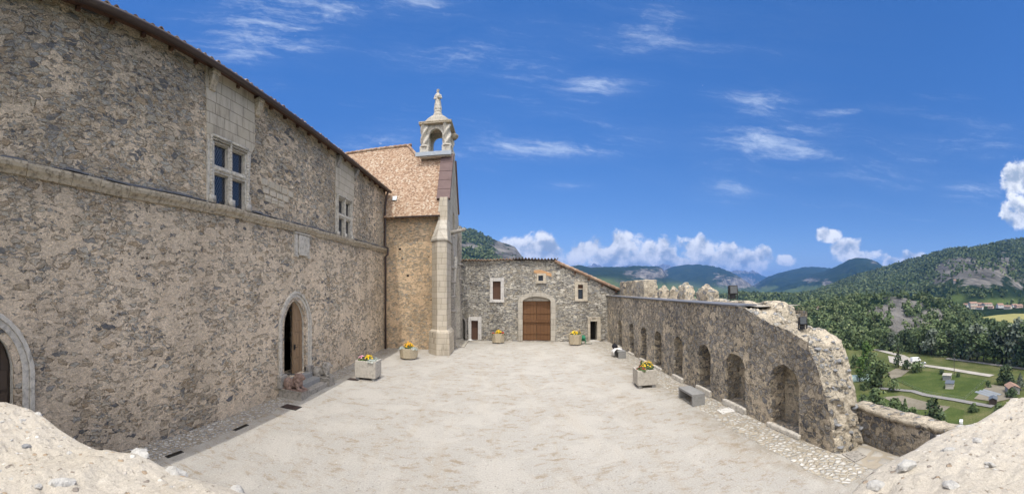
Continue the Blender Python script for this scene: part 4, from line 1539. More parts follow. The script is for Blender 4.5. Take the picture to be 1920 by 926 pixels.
# slim pinnacled shafts beside the portal
for yy, zt in ((24.15, 7.4), (28.2, 8.0)):
    mb = MB()
    mb.box(XF, XF + .38, yy, yy + .42, 0, 1.5).box(XF, XF + .28, yy + .05, yy + .37, 1.5, zt - 1.6)
    for k in range(4): mb.lathe((XF + .16, yy + .21, 2.4 + k * (zt - 3.6) / 4), [(.22, 0), (.27, .08), (.16, .18)], 8)
    mb.frustum([(XF, yy + .02), (XF + .32, yy + .02), (XF + .32, yy + .4), (XF, yy + .4)], zt - 1.6, [(XF + .1, yy + .18), (XF + .14, yy + .18), (XF + .14, yy + .23), (XF + .1, yy + .23)], zt)
    mb.build('pinnacle', M['lichen'], chapel, bevel=.01)
mb = MB()
mb.box(XF, XF + .5, 24.6, 28.0, 0, .16).box(XF, XF + .9, 24.9, 27.6, .0, .08)
mb.build('doorstep', M['ashlar_grey'], chapel)
# far corner pier, its outline closes the facade
mb = MB()
mb.box(XF, XF + .22, 28.6, 29.3, 0, 8.8).box(XF, XF + .34, 28.5, 29.35, 0, 2.4)
mb.build('corner_pier', M['ashlar_grey'], chapel, bevel=.015)
# diagonal buttress at the near corner
def buttress_plan(d):
    return [(-4.42 - d, 23.85), (-4.42 - d, 22.62 - d * .5), (-3.97, 21.92 - d), (-3.40 + d, 22.02 - d), (-3.40 + d, 23.85)]
mb = MB()
mb.frustum(buttress_plan(.20), -.1, buttress_plan(.17), 1.32)
mb.frustum(buttress_plan(.17), 1.32, buttress_plan(.02), 1.5)
mb.frustum(buttress_plan(0), 1.5, buttress_plan(0), 6.85)
mb.build('buttress', M['ashlar'], chapel, bevel=.012)
mb = MB()
mb.frustum(buttress_plan(.07), 6.85, buttress_plan(.07), 6.97)
top = [(-4.15, 23.85), (-4.15, 23.2), (-3.95, 22.95), (-3.55, 23.0), (-3.50, 23.85)]
mb.frustum(buttress_plan(.05), 6.97, top, 8.25)
mb.build('buttress_cap', M['ashlar_grey'], chapel, bevel=.01)
mb = MB()
mb.prism([(-4.25, 6.0), (-3.56, 6.0), (-3.56, 9.75), (-4.05, 9.75), (-4.05, 8.2)], 'y', 23.25, 23.86)
mb.build('corner_shaft', M['ashlar'], chapel, bevel=.012)
# gargoyle on the facade
mb = MB()
mb.tube([(XF - .1, 24.1, 7.55), (XF + .3, 24.0, 7.62), (XF + .75, 23.9, 7.7), (XF + 1.0, 23.87, 7.72)], [.16, .15, .11, .06], 8)
mb.ell((XF + .95, 23.88, 7.76), (.16, .11, .12), 9, 6)
mb.tube([(XF + .55, 24.05, 7.7), (XF + .6, 24.2, 8.0)], [.06, .02], 6)
mb.tube([(XF + .3, 24.0, 7.5), (XF + .35, 23.95, 7.25)], [.07, .05], 6)
mb.build('gargoyle', M['lichen'], chapel, True)
# roof
YE, ZE, YR, ZR = 23.2, 8.62, 26.25, 14.35
sl_ = (ZR - ZE) / (YR - YE)
def ry(z): return YE + (z - ZE) / sl_
mb = MB()
near = [(-16, ZE), (-4.02, ZE), (-4.02, 13.25), (-6.0, 13.25), (-6.9, ZR), (-16, ZR)]
A_ = [(x, ry(z), z) for x, z in near]
B_ = [(x, 2 * YR - ry(z), z) for x, z in near]
mb.quad(*A_); mb.quad(*B_)
mb.quad((-4.02, ry(13.25), 13.25), (-4.02, 2 * YR - ry(13.25), 13.25), (-6.0, 2 * YR - ry(13.25), 13.25), (-6.0, ry(13.25), 13.25))
mb.quad((-6.9, YR, ZR), (-6.0, ry(13.25), 13.25), (-6.0, 2 * YR - ry(13.25), 13.25))
mb.quad((-16, YE, ZE), (-4.02, YE, ZE), (-4.02, 23.82, ZE - .08), (-16, 23.82, ZE - .08))
mb.quad((-16, 2 * YR - YE, ZE), (-4.02, 2 * YR - YE, ZE), (-4.02, 28.7, ZE - .08), (-16, 28.7, ZE - .08))
mb.build('roof', M['flat_tile'], chapel, fix=False)
# ridge and hip tiles
mb = MB()
x = -12.0
while x < -7.0:
    mb.tube([(x, YR, ZR), (x + .42, YR, ZR + .02)], [.10, .125], 8)
    x += .38
for k in range(7):
    t = k / 7
    mb.tube([(-6.9 + .9 * t, YR - .42 * t * 1.4, ZR - 1.1 * t), (-6.9 + .9 * (t + .17), YR - .42 * (t + .17) * 1.4, ZR - 1.1 * (t + .17))], [.12, .09], 8)
mb.build('ridge_tiles', M['canal'], chapel, True)
mb = MB()
mb.prism([(YE - .05, ZE - .06), (YE + .02, ZE - .10), (YE + .02, ZE - .02), (YE - .05, ZE + .0)], 'x', -7.0, -4.02)
mb.build('eave_edge', M['gutter'], chapel)
mb = MB()
mb.prism([(ry(9.75) - .05, 9.85), (ry(10.05) - .05, 10.15), (ry(10.05) + .02, 10.15), (ry(9.75) + .02, 9.85)], 'x', -7.35, -7.05)
mb.build('roof_vent', M['zinc'], chapel)
# raised coping stones on the gable
zs = np.linspace(9.75, 13.25, 6)
for i in range(5):
    z0, z1 = zs[i] + .01, zs[i + 1] - .01
    for sgn in (1, -1):
        Y = lambda z, d: (ry(z) - d) if sgn == 1 else (2 * YR - ry(z) + d)
        poly = [(Y(z0, .02), z0 - .1), (Y(z0, .22), z0), (Y(z1, .22), z1), (Y(z1, .02), z1)]
        MB().prism(poly, 'x', -4.32, -3.45).build('coping_stone', M['coping_brown'], chapel, bevel=.015)
mb = MB()
mb.box(-6.05, -3.55, 24.95, 25.02, 13.05, 13.32)
mb.build('lead_flashing', M['zinc'], chapel)
# open lantern with twisted columns
LX0, LX1, LY0, LY1, LZ = -5.76, -3.60, 25.05, 27.25, 12.98
lant = MB()
lant.box(LX0, LX1, LY0, LY1, LZ, LZ + .28)
for (a, b_) in ((LX0, LX0 + .62), (LX1 - .62, LX1)):
    for (c, d_) in ((LY0, LY0 + .55), (LY1 - .55, LY1)):
        lant.box(a, b_, c, d_, LZ + .28, LZ + .78)
lo = lant.build('lantern', M['carved'], chapel, bevel=.02)
mb = MB()
op = arch(LX0 + .60, LX1 - .60, LZ + .30, LZ + 1.45, LZ + 2.02, 14)
outer = [(LX0 + .1, LZ + .785), (LX0 + .1, LZ + 2.25), (LX1 - .1, LZ + 2.25), (LX1 - .1, LZ + .785)]
hole = [(p[0], max(p[1], LZ + .784)) for p in op]
arch_out = [(LX0 + .1, LZ + .79), (LX0 + .60, LZ + .79)] + [p for p in op[2:]][::-1] + [(LX1 - .60, LZ + .79), (LX1 - .1, LZ + .79), (LX1 - .1, LZ + 2.25), (LX0 + .1, LZ + 2.25)]
for (ya, yb) in ((LY0 + .22, LY0 + .46), (LY1 - .46, LY1 - .22)):
    plate(mb, arch_out, [], lambda u, v_, w, ya=ya, yb=yb: (u, ya + w, v_), yb - ya)
opy = arch(LY0 + .55, LY1 - .55, LZ + .30, LZ + 1.45, LZ + 2.0, 14)
arch_y = [(LY0 + .12, LZ + .79), (LY0 + .55, LZ + .79)] + [p for p in opy[2:]][::-1] + [(LY1 - .55, LZ + .79), (LY1 - .12, LZ + .79), (LY1 - .12, LZ + 2.24), (LY0 + .12, LZ + 2.24)]
for (xa, xb) in ((LX0 + .23, LX0 + .45), (LX1 - .45, LX1 - .23)):
    plate(mb, arch_y, [], lambda u, v_, w, xa=xa, xb=xb: (xa + w, u, v_), xb - xa)
mb.build('arch', M['carved'], lo)
for (cx, cy) in ((LX0 + .31, LY0 + .27), (LX1 - .31, LY0 + .27), (LX0 + .31, LY1 - .27), (LX1 - .31, LY1 - .27)):
    mb = MB()
    v, f = [], []
    nz, na = 28, 20
    for j in range(nz + 1):
        t = j / nz
        for k in range(na):
            a = 2 * math.pi * k / na
            r_ = .235 + .085 * math.cos(3 * (a - t * 4.2))
            v.append((cx + r_ * math.cos(a), cy + r_ * math.sin(a), LZ + .78 + 1.5 * t))
    for j in range(nz):
        for k in range(na):
            f.append((j * na + k, j * na + (k + 1) % na, (j + 1) * na + (k + 1) % na, (j + 1) * na + k))
    mb.add(v, f)
    mb.lathe((cx, cy, LZ + .72), [(.36, 0), (.36, .08), (.28, .14)], 16)
    mb.build('twisted_column', M['carved'], lo, True)
mb = MB()
e_ = .07
mb.box(LX0 - .06, LX1 + .06, LY0 - .06, LY1 + .06, LZ + 2.27, LZ + 2.36)
mb.box(LX0 - e_, LX1 + e_, LY0 - e_, LY1 + e_, LZ + 2.362, LZ + 2.46)
mb.lathe((LX1 - .15, LY1 - .3, LZ + 2.1), [(.3, -.25), (.45, -.06), (.45, .04)], 14)
mb.build('cornice', M['string'], lo, bevel=.04)
mb = MB()
LC = ((LX0 + LX1) / 2, (LY0 + LY1) / 2)
mb.lathe((*LC, LZ + 2.5), [(1.06, -.04), (1.06, .12), (.95, .15), (.95, .27), (.82, .31), (.80, .43), (.66, .47), (.62, .58), (.45, .63), (.34, .68), (.28, .73), (.33, .75), (.33, .79)], 28)
mb.build('dome', M['carved'], lo, False)

# ================================================================== barn closing the yard
barn = empty('barn', (1.5, 28, 0), label='rough stone barn with big arched plank gate and sloping tiled roof', cat='barn')


def bw(px, py):
    t = math.tan(th(px))
    x = t * 28.15 / (1 + .145 * t)
    R = x / math.sin(th(px)) if abs(px - X0) > 2 else 28.15
    return (x, CH + (Y0 - py) / F * R)


toB = lambda u, v_, w: (u, barn_y(u) + w, v_)
g0, g1 = bw(979.5, 640)[0], bw(1033, 640)[0]
gate_op = arch(g0, g1, .02, bw(1006, 566)[1], bw(1006, 556)[1], 14)
rect = lambda a, b_, c, d_: [(a, c), (b_, c), (b_, d_), (a, d_)]


def brect(x0, x1, ytop, ybot):
    a, b_ = bw(x0, ytop), bw(x1, ybot)
    return rect(a[0], b_[0], b_[1], a[1])


sh_w = brect(923.7, 939, 527, 562)
sq_w = brect(1009, 1018.7, 516, 527)
rt_w = brect(1083.5, 1093.5, 533, 561)
ld = brect(883.3, 896.5, 600, 638); ld[0] = (ld[0][0], .03); ld[1] = (ld[1][0], .03)
rd = brect(1106.3, 1120, 602, 639); rd[0] = (rd[0][0], .05); rd[1] = (rd[1][0], .05)
ni = arch(bw(861.5, 600)[0], bw(873, 600)[0], .05, 1.15, 1.65, 10)
topL = bw(864, 489)[1]
tR = bw(1042, 490)
tE = bw(1163, 548)
mb = MB()
plate(mb, [(-3.9, -.2), (8.6, -.2), (8.6, 3.62), (tE[0], tE[1] - .12), (tR[0], topL - .02), (-3.9, topL - .02)], [gate_op, sh_w, sq_w, rt_w, ld, rd, ni], toB, .8)
mb.build('wall', M['barn'], barn)
mb = MB()
mb.box(-3.9, 9.5, 34.5, 35, -.2, 3.2).box(-3.9, -3.4, 29.6, 34.5, -.2, 4.6).box(9.0, 9.5, 28.4, 34.5, -.2, 3.0)
mb.build('rear_wall', M['barn'], barn)


def canal_sheet(parent, pts0, pts1, per, name, mat, amp=.055):
    """corrugated tiles between an upper line (pts0 -> pts1 along u) ; pts are pairs of lines"""
    (a0, a1), (b0, b1) = pts0, pts1
    a0, a1, b0, b1 = map(Vector, (a0, a1, b0, b1))
    L = (a1 - a0).length
    n = int(L / per * 8)
    v, f = [], []
    for j in range(5):
        t = j / 4
        for i in range(n + 1):
            s = i / n
            p = a0.lerp(a1, s).lerp(b0.lerp(b1, s), t)
            p.z += amp * math.cos(2 * math.pi * s * L / per) + .02 * math.sin(s * L * 2.1 + j)
            v.append(p)
    for j in range(4):
        for i in range(n):
            f.append((j * (n + 1) + i, j * (n + 1) + i + 1, (j + 1) * (n + 1) + i + 1, (j + 1) * (n + 1) + i))
    mb = MB().add(v, f)
    o = mb.build(name, M[mat], parent, fix=False)
    s_ = o.modifiers.new('thick', 'SOLIDIFY'); s_.thickness = .035; s_.offset = 0
    return o


xs_ = bw(961, 490)[0]
yb = lambda x, d: barn_y(x) + d
canal_sheet(barn, ((-3.6, yb(-3.6, -.22), topL + .05), (xs_, yb(xs_, -.22), topL + .05)), ((-3.6, yb(-3.6, 6.5), topL - 1.2), (xs_, yb(xs_, 6.5), topL - 1.2)), .24, 'roof', 'canal')
canal_sheet(barn, ((xs_ + .02, yb(xs_, -.26), topL + .10), (tR[0] + .15, yb(tR[0], -.26), topL + .04)), ((xs_ + .02, yb(xs_, 6.5), topL - 1.15), (tR[0] + .15, yb(tR[0], 6.5), topL - 1.2)), .24, 'dark_roof', 'canal_dark', .065)
# lean-to slope running down towards the rampart
mb = MB()
S0, S1 = Vector((tR[0] - .1, 0, tR[1] - .08)), Vector((tE[0] + .15, 0, tE[1] - .02))
for (d0, d1, dz0, dz1, nm, mt) in ((-.20, 6.3, 0.0, .10, 'verge_roof', 'canal'),):
    v = []
    for s_, dd in ((S0, d0), (S1, d0), (S1, d1), (S0, d1)):
        y_ = barn_y(s_.x) + dd
        v += [(s_.x, y_, s_.z + dz0), (s_.x, y_, s_.z + dz1)]
    mb.add(v, [(0, 2, 3, 1), (2, 4, 5, 3), (4, 6, 7, 5), (6, 0, 1, 7), (1, 3, 5, 7), (0, 6, 4, 2)])
n_t = 15
for k in range(n_t):
    p = S0.lerp(S1, k / n_t); q = S0.lerp(S1, (k + 1.12) / n_t)
    mb.tube([(p.x, barn_y(p.x) - .16, p.z + .12), (q.x, barn_y(q.x) - .16, q.z + .14)], [.08, .105], 8)
mb.build('verge_roof', M['canal'], barn)
for k in range(5):
    p = S0.lerp(S1, (k + .5) / 5)
    MB().box(p.x - .06, p.x + .06, barn_y(p.x) - .16, barn_y(p.x), p.z - .22, p.z - .04).build('rafter_end', M['shutter'], barn)


def frame_b(name, hole, tl, tr, tb, tt, mat, proud=.05, sill=None):
    """stone surround of a rectangular opening in the barn wall"""
    a, b_, c, d_ = hole[0][0], hole[1][0], hole[0][1], hole[2][1]
    mb = MB()
    toF = lambda u, v_, w: (u, barn_y(u) - proud + w, v_)
    i_ = .013
    for pl in ([(a - tl, c), (a + i_, c), (a + i_, d_ - i_), (a - tl, d_ - i_)], [(b_ - i_, c), (b_ + tr, c), (b_ + tr, d_ - i_), (b_ - i_, d_ - i_)], [(a - tl, d_ - i_), (b_ + tr, d_ - i_), (b_ + tr, d_ + tt), (a - tl, d_ + tt)]):
        plate(mb, pl, [], toF, .3)
    if tb:
        plate(mb, [(a - tl, c - tb), (b_ + tr, c - tb), (b_ + tr, c + i_), (a - tl, c + i_)], [], lambda u, v_, w: (u, barn_y(u) - proud - .004 + w, v_), .3)
    o = mb.build(name, M[mat], barn, bevel=.02)
    if sill:
        mb = MB()
        plate(mb, [(a - tl - .03, c - tb - .02), (b_ + tr + .03, c - tb - .02), (b_ + tr + .03, c - tb + .10), (a - tl - .03, c - tb + .10)], [], lambda u, v_, w: (u, barn_y(u) - proud - .07 + w, v_), .1)
        mb.build('sill', M[mat], o)
    return o


def slab_b(hole, w, name, mat, parent, thick=.05):
    mb = MB()
    plate(mb, hole, [], lambda u, v_, q: (u, barn_y(u) + w + q, v_), thick)
    return mb.build(name, M[mat], parent)


wf = frame_b('window', sh_w, .20, .24, .17, .24, 'quoin', .05, True)
slab_b(sh_w, .14, 'shutter', 'shutter', wf)
wf = frame_b('small_window', sq_w, .12, .20, .14, .14, 'ashlar', .04, True)
slab_b(sq_w, .18, 'pane', 'lattice', wf)
wf = frame_b('window', rt_w, .22, .30, .12, .14, 'ashlar', .04, True)
zm = rt_w[0][1] + .66 * (rt_w[2][1] - rt_w[0][1])
slab_b(rect(rt_w[0][0], rt_w[1][0], rt_w[0][1], zm), .16, 'pane', 'lattice', wf)
slab_b(rect(rt_w[0][0], rt_w[1][0], zm + .06, rt_w[2][1]), .14, 'shutter', 'shutter', wf)
slab_b(rect(rt_w[0][0], rt_w[1][0], zm, zm + .06), .08, 'transom', 'ashlar', wf, .2)
wf = frame_b('door_frame', ld, .2, .26, 0, .26, 'quoin', .05)
d_ = slab_b(ld, .2, 'door', 'shutter', wf)
wf = frame_b('door_frame', rd, .18, .24, 0, .30, 'ashlar', .05)
mb = MB()
plate(mb, rect(rd[0][0] - .1, rd[1][0] + .1, .0, .06), [], lambda u, v_, q: (u, barn_y(u) - .14 + q, v_), .5)
mb.build('doorstep', M['slab'], wf)
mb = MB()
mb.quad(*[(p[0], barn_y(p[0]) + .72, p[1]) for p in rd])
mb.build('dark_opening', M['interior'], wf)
slab_b(rect(rd[0][0] + .12, rd[0][0] + .42, rd[2][1] + .16, rd[2][1] + .21), -.056, 'vent_slot', 'interior', wf, .004)
# orange render patch and tile lintel over the small window
mb = MB()
a0, b0 = bw(1001, 510), bw(1034, 514)
plate(mb, [(a0[0], a0[1] - .05), (b0[0], b0[1] - .18), (b0[0], b0[1] + .05), (a0[0] + .5, a0[1] + .17), (a0[0], a0[1] + .14)], [], lambda u, v_, q: (u, barn_y(u) - .03 + q, v_), .1)
M['orange_patch'] = carved('orange_render', (.50, .27, .13), (.56, .38, .22), .3)
mb.build('render_patch', M['orange_patch'], barn)
# gate
mb = MB()
def off_gate(d):
    c, hw = (g0 + g1) / 2, (g1 - g0) / 2
    zs_ = bw(1006, 566)[1]
    out = []
    for (u, v_) in [gate_op[1]] + gate_op[2:] + [gate_op[0]]:
        s_ = (u - c) / hw
        ext = d * (1 + .25 * (int(v_ * 2.2) % 2) * (v_ < zs_ - .1))
        out.append((c + (hw + ext) * s_, v_ + (d * (v_ - zs_) / .45 if v_ > zs_ else 0)))
    return out
band(mb, off_gate(-.014), off_gate(.34), lambda u, v_, q: (u, barn_y(u) - q, v_), .05, -.3)
mb.build('gate_arch', M['ashlar_grey'], barn, bevel=.015)
mb = MB()
zl = bw(1006, 564.5)[1]
c_ = (g0 + g1) / 2
plate(mb, [p for p in arch(g0, g1, zl, bw(1006, 566)[1] + .001 if bw(1006, 566)[1] > zl else zl + .001, bw(1006, 556)[1], 14)], [], lambda u, v_, q: (u, barn_y(u) + .26 + q, v_), .08)
mb.build('gate_tympanum', M['ashlar_grey'], barn)
for (a, b_) in ((g0, c_ - .012), (c_ + .012, g1)):
    gl = slab_b(rect(a, b_, .05, zl - .02), .30, 'gate_leaf', 'gate', barn, .07)
    for zz in (.52, 1.28, 2.05, 2.72):
        mb = MB()
        plate(mb, rect(a + .02, b_ - .02, zz, zz + .09), [], lambda u, v_, q: (u, barn_y(u) + .265 + q, v_), .035)
        mb.build('ledge', M['gate'], gl)
mb = MB()
plate(mb, rect(g0 + .02, g1 - .02, 1.42, 1.56), [], lambda u, v_, q: (u, barn_y(u) + .22 + q, v_), .045)
mb.build('gate_bar', M['gate'], barn)
# small dark arched recess beside the chapel corner
mb = MB()
band(mb, [(p[0] - .012 * (1 if p[0] > (ni[0][0] + ni[1][0]) / 2 else -1), p[1] - (.012 if p[1] > 1.2 else 0)) for p in [ni[1]] + ni[2:] + [ni[0]]], [(p[0] + .12 * (1 if p[0] > (ni[0][0] + ni[1][0]) / 2 else -1), p[1] + (.12 if p[1] > 1.2 else 0)) for p in [ni[1]] + ni[2:] + [ni[0]]], lambda u, v_, q: (u, barn_y(u) - q, v_), .08, -.2)
mb.build('recess_arch', M['lichen'], barn)
mb = MB()
mb.quad(*[(p[0], barn_y(p[0]) + .6, p[1]) for p in ni])
mb.build('recess_back', M['lichen'], barn)

# ================================================================== rampart
ramp = empty('rampart_wall', (7.4, 16, 0), label='long grey rampart wall with eight arched niches, broken end and ruined merlons', cat='rampart')
toR = lambda u, v_, w: (rx(u) + w, u, v_)
rr_ = random.Random(4)


def ryx(px):
    return RA / (math.tan(th(px)) - RB)


NPX = [(1443.8, 1497, 684, 803), (1360, 1396, 663, 757), (1309, 1331.6, 646.6, 728), (1263.6, 1279.6, 631.5, 706), (1227, 1240, 621, 688), (1201.6, 1212, 613, 675), (1179.6, 1188, 605.5, 664), (1158.4, 1166, 600, 657)]
niches = []
for (a, b_, t_, bt) in NPX:
    y1, y0 = ryx(a), ryx(b_)
    ym = (y0 + y1) / 2
    R = ym / math.cos(th((a + b_) / 2))
    zt = CH - (t_ - Y0) / F * R
    zb = CH - (bt - Y0) / F * R
    niches.append((y0 - .02, y1, max(.10, zb), zt))
holes = [arch(a, b_, zb, zt - (b_ - a) * .42, zt, 10) for (a, b_, zb, zt) in niches]
crest = [(5.70, -.1), (5.74, .35), (5.86, .8), (5.98, 1.25), (6.16, 1.65), (6.30, 2.0), (6.50, 2.32), (6.66, 2.60), (6.95, 2.70), (7.35, 2.82), (7.9, 2.92), (8.5, 3.06), (9.1, 3.24), (9.6, 3.40)]
fine_c = []
for i in range(len(crest) - 1):
    (a, b_), (c, d_) = crest[i], crest[i + 1]
    for k in range(8):
        t = k / 8
        fine_c.append((a + (c - a) * t + rr_.uniform(-.018, .018), b_ + (d_ - b_) * t + rr_.uniform(-.018, .018)))
fine_c[0] = crest[0]
fine_c.append(crest[-1])
outer = [(27.2, -.1), (27.2, 3.40)] + fine_c[::-1]
def chipped(poly, step, amp):
    out = []
    for i in range(len(poly)):
        a, b_ = Vector(poly[i]), Vector(poly[(i + 1) % len(poly)])
        n_ = max(1, int((b_ - a).length / step))
        for k in range(n_):
            q = a.lerp(b_, k / n_)
            if i > 0: q += Vector((rr_.uniform(-amp, amp), rr_.uniform(-amp, amp)))
            out.append((q.x, q.y))
    return out


holes = [chipped(h, .13, .022) for h in holes]
mb = MB()
plate(mb, outer, holes, toR, .62, back=False, rim=False)
mb.build('face', M['rampart'], ramp)
for h, (a, b_, zb, zt) in zip(holes, niches):
    mb = MB()
    mb.quad(*[toR(p[0], p[1], .60) for p in h])
    mb.build('niche_back', M['ruin'], ramp)
    mb = MB()
    lip = [(rx(a) - .10, a - .08), (rx(b_) - .10, b_ + .08), (rx(b_) + .06, b_ + .08), (rx(a) + .06, a - .08)]
    mb.frustum(lip, 0.0, [(p[0] + (.02 if i < 2 else 0), p[1]) for i, p in enumerate(lip)], zb + .02)
    mb.build('niche_sill', M['carved'], ramp, bevel=.03)
# broken crest: a grid over the thickness of the wall, roughened
WT = 1.25
nw = 24
v, f = [], []
for i, (u, z) in enumerate(fine_c):
    for j in range(nw):
        s = j / (nw - 1)
        w = s * (WT + .18 * math.sin(u * 2))
        q = Vector((rx(u) + w, u, z))
        a = math.sin(math.pi * min(1, s * 1.0)) ** .5 if s > 0 else 0
        nz = mnoise.fractal(q * 1.3, .8, 2.2, 5) * .19 + mnoise.noise(q * 5.5) * .05
        vo_ = mnoise.voronoi(q * 3.6)[0]
        nz += min(.35, vo_[1] - vo_[0]) * .26 - .04
        endf = max(0, min(1, (7.0 - u) / 1.0))
        q.z += nz * a * (1 - .4 * endf) + (-.10 * s * s if endf < .5 else 0)
        q.y += (nz * a * 1.2 - .16 * a) * endf
        if j == nw - 1: q.x += .05
        v.append(q)
    v.append(Vector((rx(u) + WT + .15, u + .05, -3.0)))
m_ = nw + 1
for i in range(len(fine_c) - 1):
    for j in range(nw):
        f.append((i * m_ + j, i * m_ + j + 1, (i + 1) * m_ + j + 1, (i + 1) * m_ + j))
mb = MB().add(v, f)
mb.build('broken_crest', M['ruin'], ramp, True, fix=False)
# stones sticking out of the broken end


def rock(mb, c, s, seed, flat=.7):
    r = random.Random(seed)
    bm = bmesh.new()
    bmesh.ops.create_icosphere(bm, subdivisions=2, radius=1)
    off = Vector((r.uniform(0, 90), r.uniform(0, 90), 0))
    R_ = Matrix.Rotation(r.uniform(0, 6.28), 3, 'Z') @ Matrix.Rotation(r.uniform(-.4, .4), 3, 'X')
    ax = Vector((1, r.uniform(.55, .9), flat * r.uniform(.7, 1.1)))
    vs = []
    for q in bm.verts:
        d = 1 + .38 * mnoise.noise(q.co * 1.25 + off) + .16 * mnoise.noise(q.co * 3.1 + off)
        d *= 1 - .25 * max(0, q.co.z - .35)
        p = R_ @ Vector((q.co.x * ax.x, q.co.y * ax.y, q.co.z * ax.z)) * d * s
        vs.append(Vector(c) + p)
    mb.add(vs, [tuple(q.index for q in fc.verts) for fc in bm.faces])
    bm.free()


mb = MB()
for k in range(24):
    i = int((2 + k) * 8 / 3)
    j = 2 + (k * 7 + rr_.randrange(0, 4)) % (nw - 4)
    rock(mb, v[i * m_ + j], rr_.uniform(.05, .12), k, .45)
mb.build('projecting_stones', M['rock_dark'], ramp)
# flat lead-grey capping and the walk behind it
mb = MB()
mb.prism([(9.55, 3.40), (27.2, 3.40), (27.2, 3.47), (9.55, 3.45)], 'x', 0, 1)
cap_v = []
for u in (9.8, 27.2):
    for (w, z) in ((-.07, 3.402), (-.07, 3.45), (.75, 3.46), (.75, 3.402)):
        cap_v.append(toR(u, z, w))
mb = MB().add(cap_v, [(0, 4, 5, 1), (1, 5, 6, 2), (2, 6, 7, 3), (3, 7, 4, 0), (0, 1, 2, 3), (4, 7, 6, 5)])
mb.build('capping', M['lead_cap'], ramp)
mb = MB()
mb.add([toR(9.5, 3.38, .6), toR(27.2, 3.38, .6), toR(27.2, 3.38, 2.6), toR(9.5, 3.38, 2.6)], [(0, 1, 2, 3)])
mb.build('wall_walk', M['flag'], ramp)


def lump(mb, y0, y1, x0, x1, z0, z1, seed, top=.35, sub=5, rough=.16):
    """a weathered block of masonry: courses still readable, top worn down unevenly"""
    bm = bmesh.new()
    bmesh.ops.create_cube(bm, size=2)
    bmesh.ops.subdivide_edges(bm, edges=bm.edges[:], cuts=11, use_grid_fill=True)
    c = Vector(((x0 + x1) / 2, (y0 + y1) / 2, z0))
    vs = []
    for q in bm.verts:
        p = q.co.copy()
        t = (p.z + 1) / 2
        k = 1 - top * max(0, t - .45) ** 1.6 / .45
        s = Vector((p.x * k * (x1 - x0) / 2, p.y * k * (y1 - y0) / 2, t * (z1 - z0)))
        if t > .75: s.z -= top * .3 * (z1 - z0) * min(1, (p.x * p.x + p.y * p.y) / 1.6) * (t - .75) * 4
        w = c + s
        o = Vector((seed * 1.7, 0, 0))
        n_ = mnoise.fractal(w * 1.7 + o, .8, 2.1, 3) * .7
        vor = mnoise.voronoi(Vector((w.x, w.y, w.z * 1.5)) * 4.2 + o)[0]
        st = (vor[1] - vor[0]) * .55 - .12
        out = Vector((p.x, p.y, .6 * t))
        w += out * (n_ * rough * .8 + st * rough * .9)
        vs.append(w)
    mb.add(vs, [tuple(q.index for q in fc.verts) for fc in bm.faces])
    bm.free()


def mx(px, x):
    return x / math.tan(th(px))


XM = 8.75
for k, (pa, pb, top_px, tp) in enumerate([(1304, 1341, 538, .62), (1272, 1296, 533, .58), (1251.5, 1268.5, 540, .5), (1233, 1250.5, 539, .5)]):
    yb_, ya_ = mx(pa, XM), mx(pb, XM + .4)
    R = math.hypot(XM, (ya_ + yb_) / 2)
    mb = MB()
    lump(mb, ya_, yb_, XM, XM + .62, 3.1, CH + (Y0 - top_px) / F * R + .14, k * 7.3, tp)
    mb.build('merlon', M['ruin'], ramp, True)
mb = MB()      # low remains of the parapet between and in front of the merlons
for k in range(20):
    y_ = 9.7 + k * .62
    lump(mb, y_, y_ + .72, 8.7, 9.35, 2.9, 3.46 + .07 * math.sin(k * 2.3), k * 3.1, .3, rough=.12)
mb.build('parapet_stump', M['ruin'], ramp, True)
lumpmb = MB()
lump(lumpmb, 9.1, 10.3, 8.2, 9.1, 2.6, 3.56, 61, .5, rough=.14)
lumpmb.build('parapet_stump', M['ruin'], ramp, True)
mb = MB()      # corner turret remains
lump(mb, 20.9, 22.2, 8.2, 9.1, 3.0, 4.52, 91, .10, rough=.12)
mb.build('turret_stump', M['ruin'], ramp, True)
mb = MB()
for (a, b_, zt) in ((22.5, 23.2, 4.5), (23.6, 24.3, 4.5), (24.8, 25.8, 4.45)):
    lump(mb, a, b_, 8.25, 9.1, 3.0, zt, a, .04, rough=.06)
mb.box(8.5, 9.0, 20.9, 26.5, 3.0, 4.2)
mb.box(8.2, 9.0, 20.7, 27.2, 2.6, 3.5)
mb.build('turret_stump', M['rampart'], ramp, True)
mb = MB()      # outer face of the rampart standing on the rock
mb.add([(rx(27.2) + 2.6, 27.2, 3.4), (rx(9) + 2.4, 9.0, 3.2), (rx(9) + 2.4, 9.0, -6), (rx(27.2) + 2.6, 27.2, -6)], [(0, 1, 2, 3)])
mb.add([(rx(9.5) + WT, 9.3, 3.1), (rx(9.5) + 2.4, 9.3, 3.1), (rx(9.5) + 2.4, 9.3, -6), (rx(9.5) + WT, 9.3, -6)], [(0, 1, 2, 3)])
mb.build('outer_face', M['rampart'], ramp)

